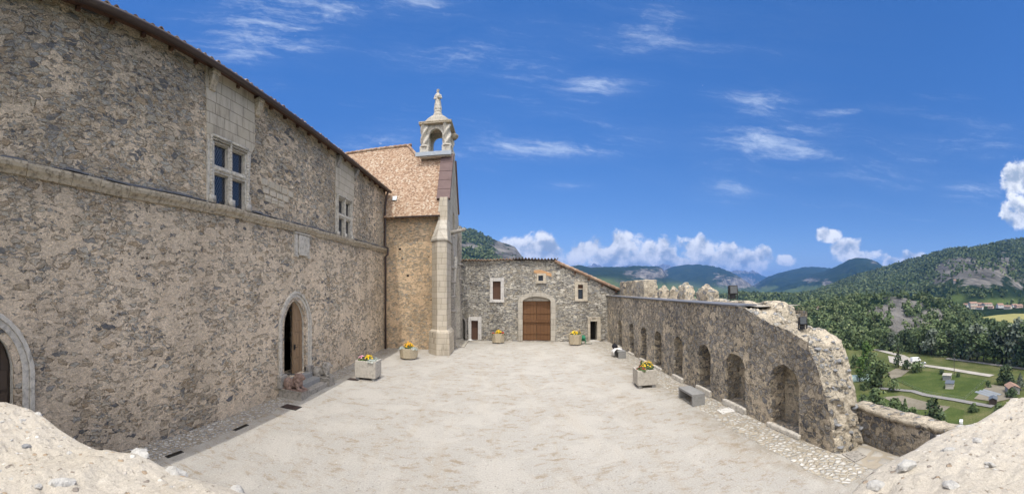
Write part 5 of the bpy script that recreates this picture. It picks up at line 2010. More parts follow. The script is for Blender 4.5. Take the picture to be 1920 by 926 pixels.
# low wall closing the gap beyond the broken end
lw = empty('low_parapet_wall', (8.0, 4.5, 0), label='low grey rubble wall between the broken rampart end and the sandy parapet', cat='wall')
A0, A1 = Vector((7.95, 5.95)), Vector((7.45, 2.6))
v, f = [], []
nu, nwl = 34, 6
dirn = (A1 - A0).normalized()
nrm = Vector((-dirn.y, dirn.x))
if nrm.x < 0: nrm = -nrm
for i in range(nu + 1):
    t = i / nu
    c = A0.lerp(A1, t)
    ring = []
    for (w, z) in ((0, -.05), (.0, .3), (.0, .6), (.02, .82), (.14, .88), (.30, .89), (.44, .86), (.46, .2), (.5, -4)):
        q = Vector((c.x + nrm.x * w, c.y + nrm.y * w, z))
        if z > .7: q.z += mnoise.fractal(q * 2.5, .8, 2.1, 3) * .05
        q.x += mnoise.noise(q * 3.0) * .02
        ring.append(q)
    v += ring
for i in range(nu):
    for j in range(8):
        f.append((i * 9 + j, i * 9 + j + 1, (i + 1) * 9 + j + 1, (i + 1) * 9 + j))
MB().add(v[:], [q for q in f]).build('face', M['rampart'], lw, True, fix=False)
mb = MB()
tv, tf = [], []
for i in range(nu + 1):
    for w in (-.015, .1, .24, .38, .49):
        c = A0.lerp(A1, i / nu)
        q = Vector((c.x + nrm.x * w, c.y + nrm.y * w, .91 - .03 * abs(w - .24)))
        q.z += mnoise.fractal(q * 2.7, .8, 2.1, 4) * .05
        tv.append(q)
for i in range(nu):
    for j in range(4): tf.append((i * 5 + j, i * 5 + j + 1, (i + 1) * 5 + j + 1, (i + 1) * 5 + j))
mb.add(tv, tf)
o = mb.build('mortar_top', M['ruin'], lw, True, fix=False)
s_ = o.modifiers.new('thick', 'SOLIDIFY'); s_.thickness = .09; s_.offset = 1

# ================================================================== parapet the photograph is taken over
par = empty('sandy_parapet', (0, .8, 2), label='thick sandy mortar parapet wall with stones set in its top', cat='wall')
EDGE_L = [(-30, 748), (0, 752), (30, 757), (60, 766), (85, 780), (110, 800), (145, 822), (180, 838), (225, 843), (265, 846), (300, 866), (330, 882), (380, 893), (430, 906), (490, 926), (560, 960)]
EDGE_R = [(1520, 960), (1590, 926), (1622, 890), (1650, 868), (1680, 854), (1715, 838), (1740, 822), (1768, 808), (1795, 797), (1830, 790), (1850, 778), (1871, 765), (1895, 752), (1920, 741), (1960, 724)]
XS = np.linspace(-6.5, 6.0, 400)


def edge_curve():
    """outer edge of the parapet top: height from the outline, on a wall 1.1 to 1.4 m thick"""
    y_e = 1.28
    out = []
    for x in XS:
        # the crest rises and falls a little; solve the height for the direction of this point
        y = y_e + .06 * math.sin(x * 2.3) + .03 * math.sin(x * 7.1)
        px = X0 + F * math.atan2(x, y)
        R = math.hypot(x, y)
        if px < 560:
            py = np.interp(px, [p[0] for p in EDGE_L], [p[1] for p in EDGE_L])
        elif px > 1520:
            py = np.interp(px, [p[0] for p in EDGE_R], [p[1] for p in EDGE_R])
        else:
            py = np.interp(px, [560, 750, 945, 1150, 1520], [960, 1045, 1100, 1045, 960])
        out.append((x, y, CH - (py - Y0) / F * R))
    return out


EC = edge_curve()
v, f = [], []
ny = 90
for (x, y, z) in EC:
    z = max(2.2, min(3.35, z))
    for j in range(ny):
        t = j / (ny - 1)
        yy = y - t * 1.25
        q = Vector((x, yy, z))
        e = min(1, t / .10)
        q.z += (mnoise.fractal(q * 2.2, .7, 2.1, 6) * .028 + mnoise.noise(q * 9) * .020 + abs(mnoise.noise(q * 16)) * -.022 + mnoise.noise(q * 30) * .007) * e
        q.z -= .02 * (1 - e) ** 2
        # the top is a little domed and falls towards the standing side
        q.z += .015 * math.sin(math.pi * min(1, t * 1.2)) - .06 * max(0, t - .5)
        v.append(q)
for i in range(len(EC) - 1):
    for j in range(ny - 1):
        f.append((i * ny + j, (i + 1) * ny + j, (i + 1) * ny + j + 1, i * ny + j + 1))
# outer face, down to the yard
b0 = len(v)
for i, (x, y, z) in enumerate(EC):
    for k, zz in enumerate((.82, .5, .2, 0)):
        q = v[i * ny].copy()
        q.z = q.z * zz - (.1 if zz == 0 else 0)
        q.y += .02 + .04 * k
        v.append(q)
for i in range(len(EC) - 1):
    f.append((i * ny, b0 + i * 4, b0 + (i + 1) * 4, (i + 1) * ny))
    for k in range(3): f.append((b0 + i * 4 + k, b0 + i * 4 + k + 1, b0 + (i + 1) * 4 + k + 1, b0 + (i + 1) * 4 + k))
PTOP = [q.copy() for q in v[:len(EC) * ny]]
MB().add(v, f).build('mortar_top', M['parapet'], par, True, fix=False)


def top_point(px, py):
    """where the sight line through a picture point meets the parapet top"""
    best, bd = None, 1e9
    for q in PTOP[::1]:
        R = math.hypot(q.x, q.y)
        if q.y < -.1: continue
        a, b_ = X0 + F * math.atan2(q.x, q.y), Y0 - (q.z - CH) / R * F
        d = (a - px) ** 2 + (b_ - py) ** 2
        if d < bd: bd, best = d, q
    return best


for k, (px, py, s, mt) in enumerate([(50, 838, .045, 'rock_dark'), (130, 850, .03, 'rock'), (112, 835, .028, 'rock'), (115, 905, .075, 'rock'), (42, 788, .035, 'rock'), (6, 792, .03, 'rock'), (262, 845, .075, 'rock'), (335, 880, .085, 'rock'), (450, 910, .05, 'rock'), (72, 777, .05, 'rock'),
                                     (1780, 843, .055, 'rock'), (1700, 870, .075, 'rock'), (1832, 826, .05, 'rock'), (1855, 872, .04, 'rock'), (1785, 905, .06, 'rock'), (1896, 783, .02, 'rock'), (1822, 802, .07, 'rock'), (1640, 905, .05, 'rock'), (1800, 800, .045, 'rock'), (1870, 840, .016, 'rock'), (1760, 818, .03, 'rock')]):
    q = top_point(px, py)
    mb = MB()
    rock(mb, (q.x, q.y, q.z - s * .12), s, 100 + k, .55)
    mb.build('embedded_stone', M[mt], par, False)
# small stones and grit showing in the mortar, more of them along the edge
rp = random.Random(31)
mb = MB()
for k in range(260):
    q = PTOP[rp.randrange(len(PTOP) // 90) * 90 + int(89 * rp.random() ** 1.6)]
    if math.hypot(q.x, q.y) < .5: continue
    sz = rp.choice((.008, .010, .012, .016, .022))
    rock(mb, (q.x + rp.uniform(-.02, .02), q.y + rp.uniform(-.02, .0), q.z - sz * .2), sz, 500 + k, .6)
tag(mb.build('grit', M['rock'], par, False), kind='stuff')
mb = MB()      # platform on which the photographer stands
mb.box(-7.7, 8.5, -3.5, .02, 1.9, 2.1)
tag(mb.build('terrace_floor', M['flag']), kind='structure')
# ================================================================== things in the courtyard

def flower_plant(name, c, rad, h, leaf_mat, pet_mat, label, cat='flowers', nl=170, nb=38, seed=1, petal=.035, group=None, leaf=.05):
    """a clump of leaves with blossoms on top"""
    r = np.random.default_rng(seed)
    e = empty(name, c, label=label, cat=cat, group=group)
    a, q = r.uniform(0, 6.283, nl), np.sqrt(r.random(nl))
    z = h * (1 - q ** 2 * .6) * r.uniform(.15, .9, nl)
    P = np.stack([q * rad * np.cos(a), q * rad * np.sin(a), z], -1)
    D = np.stack([np.cos(a) * q, np.sin(a) * q, np.full(nl, .7)], -1)
    Q = leaf_quads(P, D, leaf, r)
    mesh_np('leaves', Q.reshape(-1, 3), np.arange(nl * 4).reshape(-1, 4), 4, M[leaf_mat], e, {'tone': np.repeat(r.random(nl), 4)}, world=False)
    if pet_mat:
        a, q = r.uniform(0, 6.283, nb), np.sqrt(r.random(nb))
        P = np.stack([q * rad * .95 * np.cos(a), q * rad * .95 * np.sin(a), h * (1 - q ** 2 * .55) * r.uniform(.85, 1.1, nb)], -1)
        vs, fs, tn = [], [], []
        for k in range(nb):
            s = petal * r.uniform(.55, .95)
            d = Vector((math.cos(a[k]) * q[k] * .8, math.sin(a[k]) * q[k] * .8 - .2, 1)).normalized()
            R_ = d.to_track_quat('Z', 'Y').to_matrix()
            b = len(vs)
            vs.append(Vector(P[k]) + R_ @ Vector((0, 0, s * .1)))
            tn.append(r.random())
            for i in range(10):
                t = 2 * math.pi * i / 10
                rr = s * (1 if i % 2 else .72)
                vs.append(Vector(P[k]) + R_ @ Vector((rr * math.cos(t), rr * math.sin(t), s * .35)))
                tn.append(tn[b])
            for i in range(10): fs.append((b, b + 1 + i, b + 1 + (i + 1) % 10))
        mesh_np('blossoms', [tuple(p) for p in vs], fs, 3, M[pet_mat], e, {'tone': tn}, world=False)
    return e


def square_planter(c, w, d, z0, h, rz, label, mat='concrete'):
    e = empty('square_planter', (c[0], c[1], 0), rz, label, 'planter', 'concrete flower planters')
    mb = MB()
    t = .07
    x0, x1, y0, y1 = -w / 2, w / 2, -d / 2, d / 2
    V = []
    for (a, b, z) in ((0, 0, z0), (0, 0, z0 + h), (t, t, z0 + h), (t, t, z0 + h - .14)):
        V += [(x0 + a, y0 + b, z), (x1 - a, y0 + b, z), (x1 - a, y1 - b, z), (x0 + a, y1 - b, z)]
    fs = [(0, 3, 2, 1)]
    for k in range(3):
        fs += [(k * 4 + i, k * 4 + (i + 1) % 4, k * 4 + 4 + (i + 1) % 4, k * 4 + 4 + i) for i in range(4)]
    mb.add(V, fs)
    mb.build('box', M[mat], e, bevel=.012, world=False)
    MB().quad((x0 + t, y0 + t, z0 + h - .12), (x1 - t, y0 + t, z0 + h - .12), (x1 - t, y1 - t, z0 + h - .12), (x0 + t, y1 - t, z0 + h - .12)).build('soil', M['soil'], e, world=False)
    for sx in (-1, 1):
        for sy in (-1, 1):
            MB().box(sx * (w / 2 - .12) - .07, sx * (w / 2 - .12) + .07, sy * (d / 2 - .10) - .07, sy * (d / 2 - .10) + .07, 0, z0 + .002).build('foot', M['bench'], e, bevel=.01, world=False)
    return e


square_planter((-5.87, 15.42), .96, .80, .11, .72, .0, 'square pale concrete planter with pink and yellow flowers near the lion steps')
flower_plant('flowering_plant', (-6.12, 15.28, .76), .17, .26, 'leaf', 'pet_pink', 'pink flowers in the square planter near the lion steps', seed=3, nb=26, petal=.05)
flower_plant('flowering_plant', (-5.86, 15.45, .76), .19, .28, 'leaf', 'pet_yellow', 'yellow flowers in the square planter near the lion steps', seed=4, nb=30, petal=.055)
flower_plant('silver_plant', (-5.62, 15.2, .76), .24, .16, 'leaf_silver', None, 'silver leaved plant spilling over the square planter near the lion steps', 'plant', seed=5, nl=260, leaf=.035)
flower_plant('silver_plant', (-5.58, 15.6, .76), .18, .18, 'leaf_silver', None, 'silver leaved tuft at the back corner of the lion steps planter', 'plant', seed=6, nl=160, leaf=.035)
# the planter beside the rampart
pc = ground(1213, 727)
square_planter((5.62, 14.22), .80, .80, .11, .60, -.10, 'weathered square grey planter with yellow and red flowers beside the rampart')
flower_plant('flowering_plant', (5.74, 14.2, .65), .26, .34, 'leaf', 'pet_yellow', 'tall yellow flowers in the weathered planter beside the rampart', seed=8, nb=70, petal=.04, nl=420)
flower_plant('flowering_plant', (5.44, 14.04, .65), .22, .20, 'leaf', 'pet_red', 'red flowers in the weathered planter beside the rampart', seed=9, nb=20, petal=.035, nl=260)
flower_plant('flowering_plant', (5.62, 14.42, .66), .16, .40, 'leaf', 'pet_red', 'small red blooms behind the yellow flowers beside the rampart', seed=10, nb=9, petal=.035, nl=90)


def octagon_planter(c, w, h, label, n=6, rot=0.0):
    e = empty('octagonal_planter', (c[0], c[1], 0), rot, label, 'planter', 'concrete flower planters')
    mb = MB()
    r = w / 2
    mb.lathe((0, 0, .07), [(r * .90, 0), (r, h - .07), (r - .07, h - .07), (r - .08, h - .18), (.01, h - .18)], 8, math.pi / 8)
    mb.build('tub', M['concrete_tan'], e, bevel=.012, world=False)
    for k in range(4):
        a = math.pi / 4 + k * math.pi / 2
        MB().box(r * .55 * math.cos(a) - .08, r * .55 * math.cos(a) + .08, r * .55 * math.sin(a) - .08, r * .55 * math.sin(a) + .08, 0, .072).build('foot', M['bench'], e, world=False)
    return e


octagon_planter((-5.33, 20.45), 1.10, .62, 'tan octagonal planter with orange flowers in front of the chapel wall')
flower_plant('flowering_plant', (-5.33, 20.4, .54), .30, .40, 'leaf', 'pet_orange', 'orange yellow flowers in the planter in front of the chapel wall', seed=12, nb=60, petal=.055, nl=200)
flower_plant('silver_plant', (-5.66, 20.25, .54), .2, .20, 'leaf_silver', None, 'silver tuft on the wing side of the chapel wall planter', 'plant', seed=13, nl=150, leaf=.04)
flower_plant('silver_plant', (-5.0, 20.25, .54), .2, .18, 'leaf_silver', None, 'silver tuft on the buttress side of the chapel wall planter', 'plant', seed=14, nl=150, leaf=.04)
octagon_planter((-.43, 27.1), 1.0, .72, 'tan octagonal planter standing between small brown door and big gate')
flower_plant('flowering_plant', (-.40, 27.0, .62), .26, .32, 'leaf', 'pet_yellow', 'yellow flowers in the planter between small brown door and gate', seed=16, nb=50, petal=.06)
flower_plant('flowering_plant', (-.72, 26.9, .62), .15, .2, 'leaf', 'pet_red', 'red flowers on the door side of the planter by the gate', seed=17, nb=16, petal=.05, nl=80)
flower_plant('flowering_plant', (-.10, 26.9, .62), .16, .2, 'leaf', 'pet_red', 'red flowers on the gate side of the planter by the gate', seed=18, nb=20, petal=.05, nl=80)
octagon_planter((4.97, 25.75), .98, .76, 'tan octagonal planter standing between big gate and dark open doorway')
flower_plant('flowering_plant', (4.90, 25.65, .66), .30, .34, 'leaf', 'pet_yellow', 'yellow flowers in the planter beside the dark open doorway', seed=20, nb=50, petal=.06, nl=220)
flower_plant('flowering_plant', (5.22, 25.65, .66), .16, .42, 'leaf', 'pet_orange', 'orange flowers in the planter beside the dark open doorway', seed=21, nb=18, petal=.05, nl=80)
# green hose reel behind it
hr = empty('hose_reel', (5.62, 26.1, 0), label='green plastic hose reel behind the planter by the dark doorway', cat='hose reel')
mb = MB()
for k in range(7):
    R_ = .16 + .025 * (k % 3)
    mb.tube([(5.50 + .035 * k, 26.1 + R_ * math.cos(t), .42 + R_ * math.sin(t)) for t in np.linspace(0, 6.283, 17)], .022, 6)
mb.build('hose', M['green_plastic'], hr, True)
mb = MB()
mb.tube([(5.48, 26.1 - .2, .0), (5.48, 26.1, .44), (5.48, 26.1 + .2, .0)], .02, 6).tube([(5.78, 26.1 - .2, .0), (5.78, 26.1, .44), (5.78, 26.1 + .2, .0)], .02, 6).tube([(5.46, 26.1, .44), (5.80, 26.1, .44)], .03, 8)
mb.build('stand', M['green_plastic'], hr, True)
mb = MB().tube([(5.8, 26.0, .03), (6.0, 25.8, .03), (6.2, 25.9, .03), (6.3, 26.3, .03)], .018, 6)
mb.build('loose_hose', M['dark_metal'], hr, True)

# steps and lions of the arched doorway
st = empty('entrance_steps', (-7.3, 12.6, 0), label='grey stone steps leading up to the open arched door', cat='steps')
for k, (x1, ya, yb_, zt) in enumerate([(-6.88, 11.78, 13.46, .19), (-7.2, 11.80, 13.44, .37), (-7.55, 11.82, 13.42, .555)]):
    MB().box(XL + .0, x1, ya, yb_, -.02 if k == 0 else .002, zt).build('step', M['bench'] if k else M['lichen'], st, bevel=.02)
for nm, ya, yb_, x1, zt, lab, mt in (('lion_plinth', 11.30, 11.776, -6.82, .31, 'grey stone plinth carrying the reddish lion', 'lichen'), ('lion_plinth', 13.47, 13.98, -6.80, .34, 'grey stone plinth carrying the worn grey lion', 'lichen')):
    e = empty(nm, (-7.3, (ya + yb_) / 2, 0), label=lab, cat='plinth')
    MB().box(XL, x1, ya, yb_, -.02, zt * .86).build('block', M[mt], e, bevel=.02)
    MB().box(XL, x1 + .03, ya - .025, yb_ - (.0 if ya < 12 else -.025), zt * .86, zt).build('top_slab', M['lichen'], e, bevel=.015)


def lion(name, loc, label, mat, s, turn):
    """crouching guardian lion facing +x, one continuous carved body"""
    e = empty(name, loc, turn, label, 'lion statue', 'stone lions at the door')
    mb = MB()
    E = mb.ell
    E((-.02, 0, .20), (.34, .155, .165))                      # trunk
    E((.17, 0, .27), (.19, .165, .20))                        # chest
    E((-.24, .0, .20), (.17, .17, .185))                      # haunches
    for sy in (-1, 1):
        E((-.20, sy * .135, .17), (.15, .075, .15))           # thigh
        E((-.10, sy * .155, .045), (.14, .05, .045))          # hind foot
        mb.tube([(.20, sy * .115, .27), (.25, sy * .12, .12), (.30, sy * .12, .05), (.40, sy * .12, .045)], [.085, .065, .055, .05], 10)
        E((.40, sy * .12, .045), (.075, .058, .048))          # front paw
    for k in range(16):                                       # mane in locks
        a = k * 2.4
        E((.20 + .06 * math.sin(k * 1.9), .135 * math.cos(a), .37 + .15 * math.sin(a)), (.085, .06, .075), 10, 6)
    E((.24, 0, .42), (.155, .145, .17))                       # mane mass
    E((.33, 0, .47), (.105, .095, .105))                      # head
    E((.43, 0, .44), (.065, .062, .052))                      # muzzle
    E((.41, 0, .395), (.05, .048, .025))                      # jaw
    E((.475, 0, .465), (.018, .026, .018), 8, 5)              # nose
    for sy in (-1, 1):
        E((.27, sy * .085, .565), (.028, .03, .04), 8, 5)     # ear
        E((.405, sy * .045, .50), (.02, .022, .016), 8, 5)    # brow
    mb.tube([(-.38, .02, .12), (-.44, .08, .08), (-.36, .17, .06), (-.22, .20, .10), (-.14, .19, .2)], [.035, .03, .027, .027, .035], 8)
    mb.v = [(p[0] * s, p[1] * s, p[2] * s) for p in mb.v]
    o = mb.build('body', M[mat], e, True, world=False, fix=False)
    rm = o.modifiers.new('join', 'REMESH'); rm.mode = 'VOXEL'; rm.voxel_size = .016; rm.use_smooth_shade = True
    mb = MB()
    mb.box(-.44 * s, .50 * s, -.20 * s, .20 * s, -.0, .03)
    mb.build('base', M[mat], e, bevel=.01, world=False)
    return e


lion('guardian_lion', (-7.28, 11.53, .31), 'reddish stone lion lying on the plinth in front of the open door', 'red_stone', 1.04, -.06)
lion('guardian_lion', (-7.30, 13.72, .34), 'worn grey stone lion on the plinth beyond the door steps', 'lichen', 1.02, .10)

# drains and cover plates
for (px, py, w, d, lab) in ((546, 763.5, .62, .42, 'dark iron grating in the ground below the lion steps'), (663, 711.5, .5, .36, 'dark iron grating beside the square planter')):
    p = ground(px, py)
    e = empty('drain_grating', p, label=lab, cat='drain')
    MB().box(p.x - w / 2, p.x + w / 2, p.y - d / 2, p.y + d / 2, .0, .012).build('frame', M['dark_metal'], e)
    mb = MB()
    for k in range(7): mb.box(p.x - w / 2 + .04, p.x + w / 2 - .04, p.y - d / 2 + .03 + k * (d - .06) / 7, p.y - d / 2 + .03 + (k + .55) * (d - .06) / 7, .012, .02)
    mb.build('grate_bars', M['gutter'], e)
for (ya, yb_, lab) in ((5.45, 5.95, 'black slot drain in the shaded cobble strip close to the parapet'), (7.85, 8.45, 'black slot drain in the shaded cobble strip before the lion steps')):
    mb = MB()
    mb.box(-6.99, -6.87, ya, yb_, .0, .012)
    e = empty('slot_drain', (-6.93, (ya + yb_) / 2, 0), label=lab, cat='drain')
    mb.build('frame', M['dark_metal'], e)
    MB().box(-6.965, -6.895, ya + .03, yb_ - .03, .012, .018).build('slot', M['interior'], e)


def cover(pts, name, label, mat):
    P = [ground(*p) for p in pts]
    c = sum(P, Vector()) / 4
    e = empty(name, c, label=label, cat='cover')
    mb = MB()
    mb.add([(p.x, p.y, .005) for p in P] + [(p.x, p.y, .03) for p in P], [(0, 1, 2, 3), (4, 7, 6, 5), (0, 4, 5, 1), (1, 5, 6, 2), (2, 6, 7, 3), (3, 7, 4, 0)])
    o = mb.build('slab', M[mat], e, bevel=.006)
    for k in range(4):
        q = c.lerp(P[k], .62)
        MB().lathe((q.x, q.y, .0305), [(.018, 0), (.018, .003)], 8).build('lifting_hole', M['dark_metal'], e)


cover([(1344, 770), (1368, 764.5), (1379, 772), (1354, 777)], 'drain_cover', 'white stone drain cover in the cobbles beyond the grey bench', 'slab')
cover([(1578, 853), (1606, 846), (1625, 857), (1603, 868)], 'inspection_cover', 'mottled inspection cover at the foot of the broken rampart end', 'lichen')

# benches


def bench(name, c, L, w, h, rz, label):
    e = empty(name, (c[0], c[1], 0), rz, label, 'bench', 'concrete benches')
    MB().box(-w / 2, w / 2, -L / 2, L / 2, h - .08, h).build('seat', M['bench'], e, bevel=.008, world=False)
    for sy in (-1, 1):
        MB().box(-w / 2 + .003, w / 2 - .003, sy * (L / 2 - .042) - .04, sy * (L / 2 - .042) + .04, 0, h - .0805).build('leg', M['bench'], e, bevel=.008, world=False)
    return e


bench('concrete_bench', (6.34, 11.56), 1.15, .48, .40, -.04, 'plain grey concrete bench beside the cobbles near the weathered planter')
bench('concrete_bench', (6.62, 20.75), 1.3, .45, .42, -.04, 'pale concrete bench with a cloth and bag on it near the far niches')
bag = empty('black_bag', (6.45, 20.95, .45), label='black bag lying on the far concrete bench', cat='bag')
mb = MB()
mb.ell((6.42, 21.0, .56), (.17, .24, .13)).ell((6.42, 21.15, .6), (.12, .14, .1))
o = mb.build('body', M['black_cloth'], bag, True, fix=False)
mb = MB().tube([(6.42, 20.85, .64), (6.42, 20.95, .78), (6.42, 21.1, .78), (6.42, 21.2, .66)], .015, 6)
mb.build('strap', M['black_cloth'], bag, True)
mb = MB()
vs, fs = [], []
for i in range(9):
    for j in range(7):
        u, t = i / 8, j / 6
        x_ = 6.30 - .03 + .5 * t
        q = Vector((x_ - .08, 20.45 + .5 * u, .475 + .03 * math.sin(u * 9 + t * 5)))
        if t < .25: q = Vector((6.22 - .02 * math.sin(u * 8), 20.45 + .5 * u, .46 - (.25 - t) * 1.3))
        vs.append(q)
for i in range(8):
    for j in range(6): fs.append((i * 7 + j, i * 7 + j + 1, i * 7 + j + 8, i * 7 + j + 7))
mb.add(vs, fs)
o = mb.build('white_cloth', M['white_cloth'], None, True, fix=False)
tag(o, 'white cloth thrown over the end of the far bench', 'cloth')
s_ = o.modifiers.new('thick', 'SOLIDIFY'); s_.thickness = .012

# floodlights on the rampart


def floodlight(loc, s, rz, label):
    e = empty('floodlight', loc, rz, label, 'floodlight', 'floodlights on the rampart')
    MB().prism([(-.10 * s, .22 * s), (.14 * s, .18 * s), (.16 * s, .56 * s), (-.06 * s, .60 * s)], 'y', -.19 * s, .19 * s).build('housing', M['dark_metal'], e, bevel=.015, world=False)
    MB().quad((-.105 * s, -.15 * s, .26 * s), (-.105 * s, .15 * s, .26 * s), (-.072 * s, .15 * s, .56 * s), (-.072 * s, -.15 * s, .56 * s)).build('glass', M['glass_lamp'], e, world=False)
    mb = MB()
    for sy in (-1, 1): mb.box(-.02 * s, .04 * s, sy * .21 * s - .012, sy * .21 * s + .012, .0, .42 * s)
    mb.box(-.04 * s, .08 * s, -.22 * s, .22 * s, .0, .02)
    mb.build('bracket', M['dark_metal'], e, world=False)
    MB().box(.0, .14 * s, -.12 * s, .12 * s, .02, .20 * s).build('gear_box', M['dark_metal'], e, bevel=.01, world=False)
    MB().tube([(.1 * s, .05, .1), (.18 * s, .1, .03), (.25 * s, .2, -.02)], .012, 6).build('cable', M['dark_metal'], e, world=False)
    return e


yb1 = 8.5 / math.tan(th(1374.5))
floodlight((8.5, yb1, 3.56), .92, 1.1 + .2, 'black floodlight standing on the broken parapet above the lead capping')
floodlight((7.62, 7.62 / math.tan(th(1505)), 2.83), .60, 1.1, 'black floodlight on the sloping crest above the first niche')

# statue on the lantern
stt = empty('rooftop_statue', (*LC, LZ + 3.27), label='weathered standing stone statue on top of the bell lantern', cat='statue')
mb = MB()
z0 = LZ + 3.27
E = mb.ell
mb.lathe((*LC, z0 - .0), [(.33, 0), (.33, .10), (.26, .16), (.28, .3), (.22, .42)], 12)
mb.lathe((*LC, z0 + .38), [(.24, 0), (.26, .12), (.22, .45), (.18, .75), (.21, 1.0), (.20, 1.12), (.09, 1.22)], 14)
E((LC[0], LC[1], z0 + 1.72), (.095, .105, .13))
E((LC[0] + .02, LC[1] - .02, z0 + 1.82), (.12, .12, .05))
mb.tube([(LC[0] - .19, LC[1], z0 + 1.46), (LC[0] - .25, LC[1] - .06, z0 + 1.22), (LC[0] - .10, LC[1] - .22, z0 + 1.12)], [.075, .065, .05], 8)
mb.tube([(LC[0] + .19, LC[1], z0 + 1.46), (LC[0] + .27, LC[1] - .05, z0 + 1.22), (LC[0] + .12, LC[1] - .22, z0 + 1.2)], [.075, .065, .05], 8)
E((LC[0] + .08, LC[1] - .2, z0 + 1.3), (.1, .09, .15))
mb.tube([(LC[0] - .05, LC[1], z0 + 1.5), (LC[0], LC[1], z0 + 1.65)], .07, 8)
for k in range(6):
    a = k * 1.05
    mb.tube([(LC[0] + .17 * math.cos(a), LC[1] + .17 * math.sin(a), z0 + 1.1), (LC[0] + .25 * math.cos(a + .2), LC[1] + .25 * math.sin(a + .2), z0 + .42)], [.03, .05], 6)
o = mb.build('figure', M['carved'], stt, True, fix=False)
rm = o.modifiers.new('join', 'REMESH'); rm.mode = 'VOXEL'; rm.voxel_size = .02; rm.use_smooth_shade = True

# stone lying by the chapel doorstep
mb = MB()
rock(mb, (-2.55, 27.9, .09), .17, 300, .6)
tag(mb.build('loose_stone', M['slab']), 'pale loose stone lying at the dark arched recess', 'stone')

# ================================================================== things in the valley


def cabin(name, c, L, w, h, rz, wall, roofm, label, cat='shed', pitch=.0, over=.25, group=None, door=True, z=None, windows=0):
    e = empty(name, c, rz, label, cat, group)
    x0, x1, y0, y1 = -L / 2, L / 2, -w / 2, w / 2
    mb = MB()
    if pitch:
        mb.prism([(y0, -.5), (y1, -.5), (y1, h), (0, h + pitch), (y0, h)], 'x', x0, x1)
    else:
        mb.box(x0, x1, y0, y1, -.5, h)
    mb.build('wall', M[wall], e, world=False)
    mb = MB()
    if pitch:
        k = pitch / (w / 2)
        mb.prism([(y0 - over, h - over * k + .02), (0, h + pitch + .02), (y1 + over, h - over * k + .02), (y1 + over, h - over * k + .20), (0, h + pitch + .22), (y0 - over, h - over * k + .20)], 'x', x0 - over, x1 + over)
    else:
        mb.prism([(y0 - over, h + .003), (y1 + over, h + .003), (y1 + over, h + .22), (y0 - over, h + .16)], 'x', x0 - over, x1 + over)
    mb.build('roof', M[roofm], e, world=False)
    if door:
        MB().box(x0 + L * .12, x0 + L * .12 + .9, y0 - .04, y0 - .003, 0, 2.0).build('door', M['door_dark'], e, world=False)
    for k in range(windows):
        xx = x0 + L * (k + 1) / (windows + 1)
        MB().box(xx - .5, xx + .5, y0 - .04, y0 - .003, h * .45, h * .45 + 1.2).build('window', M['lattice'], e, world=False)
    return e


def vpos(px, py): return Vector(vg(px, py))


p = vpos(1780, 729)
cabin('garden_shed', vpos(1781, 727.5), 4.6, 3.0, 2.2, .30, 'house_wall', 'slate_roof', 'cream garden shed with dark roof on the mown meadow')
cabin('block_shed', vpos(1776, 712), 4.0, 3.2, 2.1, .25, 'stone_grey', 'track', 'pale flat roofed block shed at the top of the mown meadow')
cabin('garden_hut', vpos(1862, 758), 3.0, 2.4, 1.9, .2, 'door_dark', 'leaf_dark' if False else 'slate_roof', 'dark wooden hut beside the grey garden lane', 'hut', .5)
cabin('small_house', vpos(1898, 737), 5.5, 4.0, 2.4, .5, 'stone_grey', 'house_roof', 'small stone house with pale tiled roof between dark bushes', 'house', .9, .3)

# polytunnel, cold frames, hedge
pt = empty('polytunnel', vpos(1604, 713), .9, 'pale green plastic polytunnel seen past the broken rampart end', 'polytunnel')
mb = MB()
prof = [(3.0 * math.cos(a), 2.1 * math.sin(a)) for a in np.linspace(0, math.pi, 15)]
mb.prism(prof, 'y', -6, 6)
M['poly'] = plain('tunnel_film', (.30, .40, .36), .35, .4)
mb.build('film', M['poly'], pt, True, world=False)
mb = MB()
for k in range(7):
    y_ = -6 + k * 2
    mb.tube([(3.04 * math.cos(a), y_, 2.14 * math.sin(a)) for a in np.linspace(0, math.pi, 13)], .05, 5)
mb.build('hoop', M['zinc'], pt, world=False)
cf = empty('cold_frames', vpos(1846, 741), -.55, 'grey glass cold frames on the bare yard', 'cold frame')
for k in range(3):
    mb = MB()
    mb.prism([(-.8 + k * 1.9, 0), (.8 + k * 1.9, 0), (.8 + k * 1.9, .35), (0 + k * 1.9, .65), (-.8 + k * 1.9, .35)], 'y', -4.5, 4.5)
    mb.build('glass_frame', M['plastic_sheet'], cf, world=False)
hp = vpos(1632, 727)
hd = empty('clipped_hedge', hp, label='clipped dark green rectangular hedge beside the grey garden lane', cat='hedge')
r = np.random.default_rng(77)
n = 900
P = r.uniform([-5.2, -1.0, 0], [5.2, 1.0, 2.2], (n, 3))
ax = r.integers(0, 3, n)
P[ax == 0, 1] = np.where(P[ax == 0, 1] > 0, 1.0, -1.0)
P[ax == 1, 2] = 2.2
P[ax == 2, 0] = np.where(P[ax == 2, 0] > 0, 5.2, -5.2)
D = np.where((ax == 1)[:, None], [[0, 0, 1]], np.where((ax == 0)[:, None], np.stack([np.zeros(n), np.sign(P[:, 1]), np.full(n, .4)], -1), np.stack([np.sign(P[:, 0]), np.zeros(n), np.full(n, .4)], -1)))
mesh_np('leaves', leaf_quads(P, D, .36, r).reshape(-1, 3), np.arange(n * 4).reshape(-1, 4), 4, M['leaf'], hd, {'tone': np.repeat(r.random(n) * .8, 4)}, world=False)
mb = MB(); mb.box(-5, 5, -.85, .85, 0, 2.0); mb.build('twigs', M['bark'], hd, world=False)


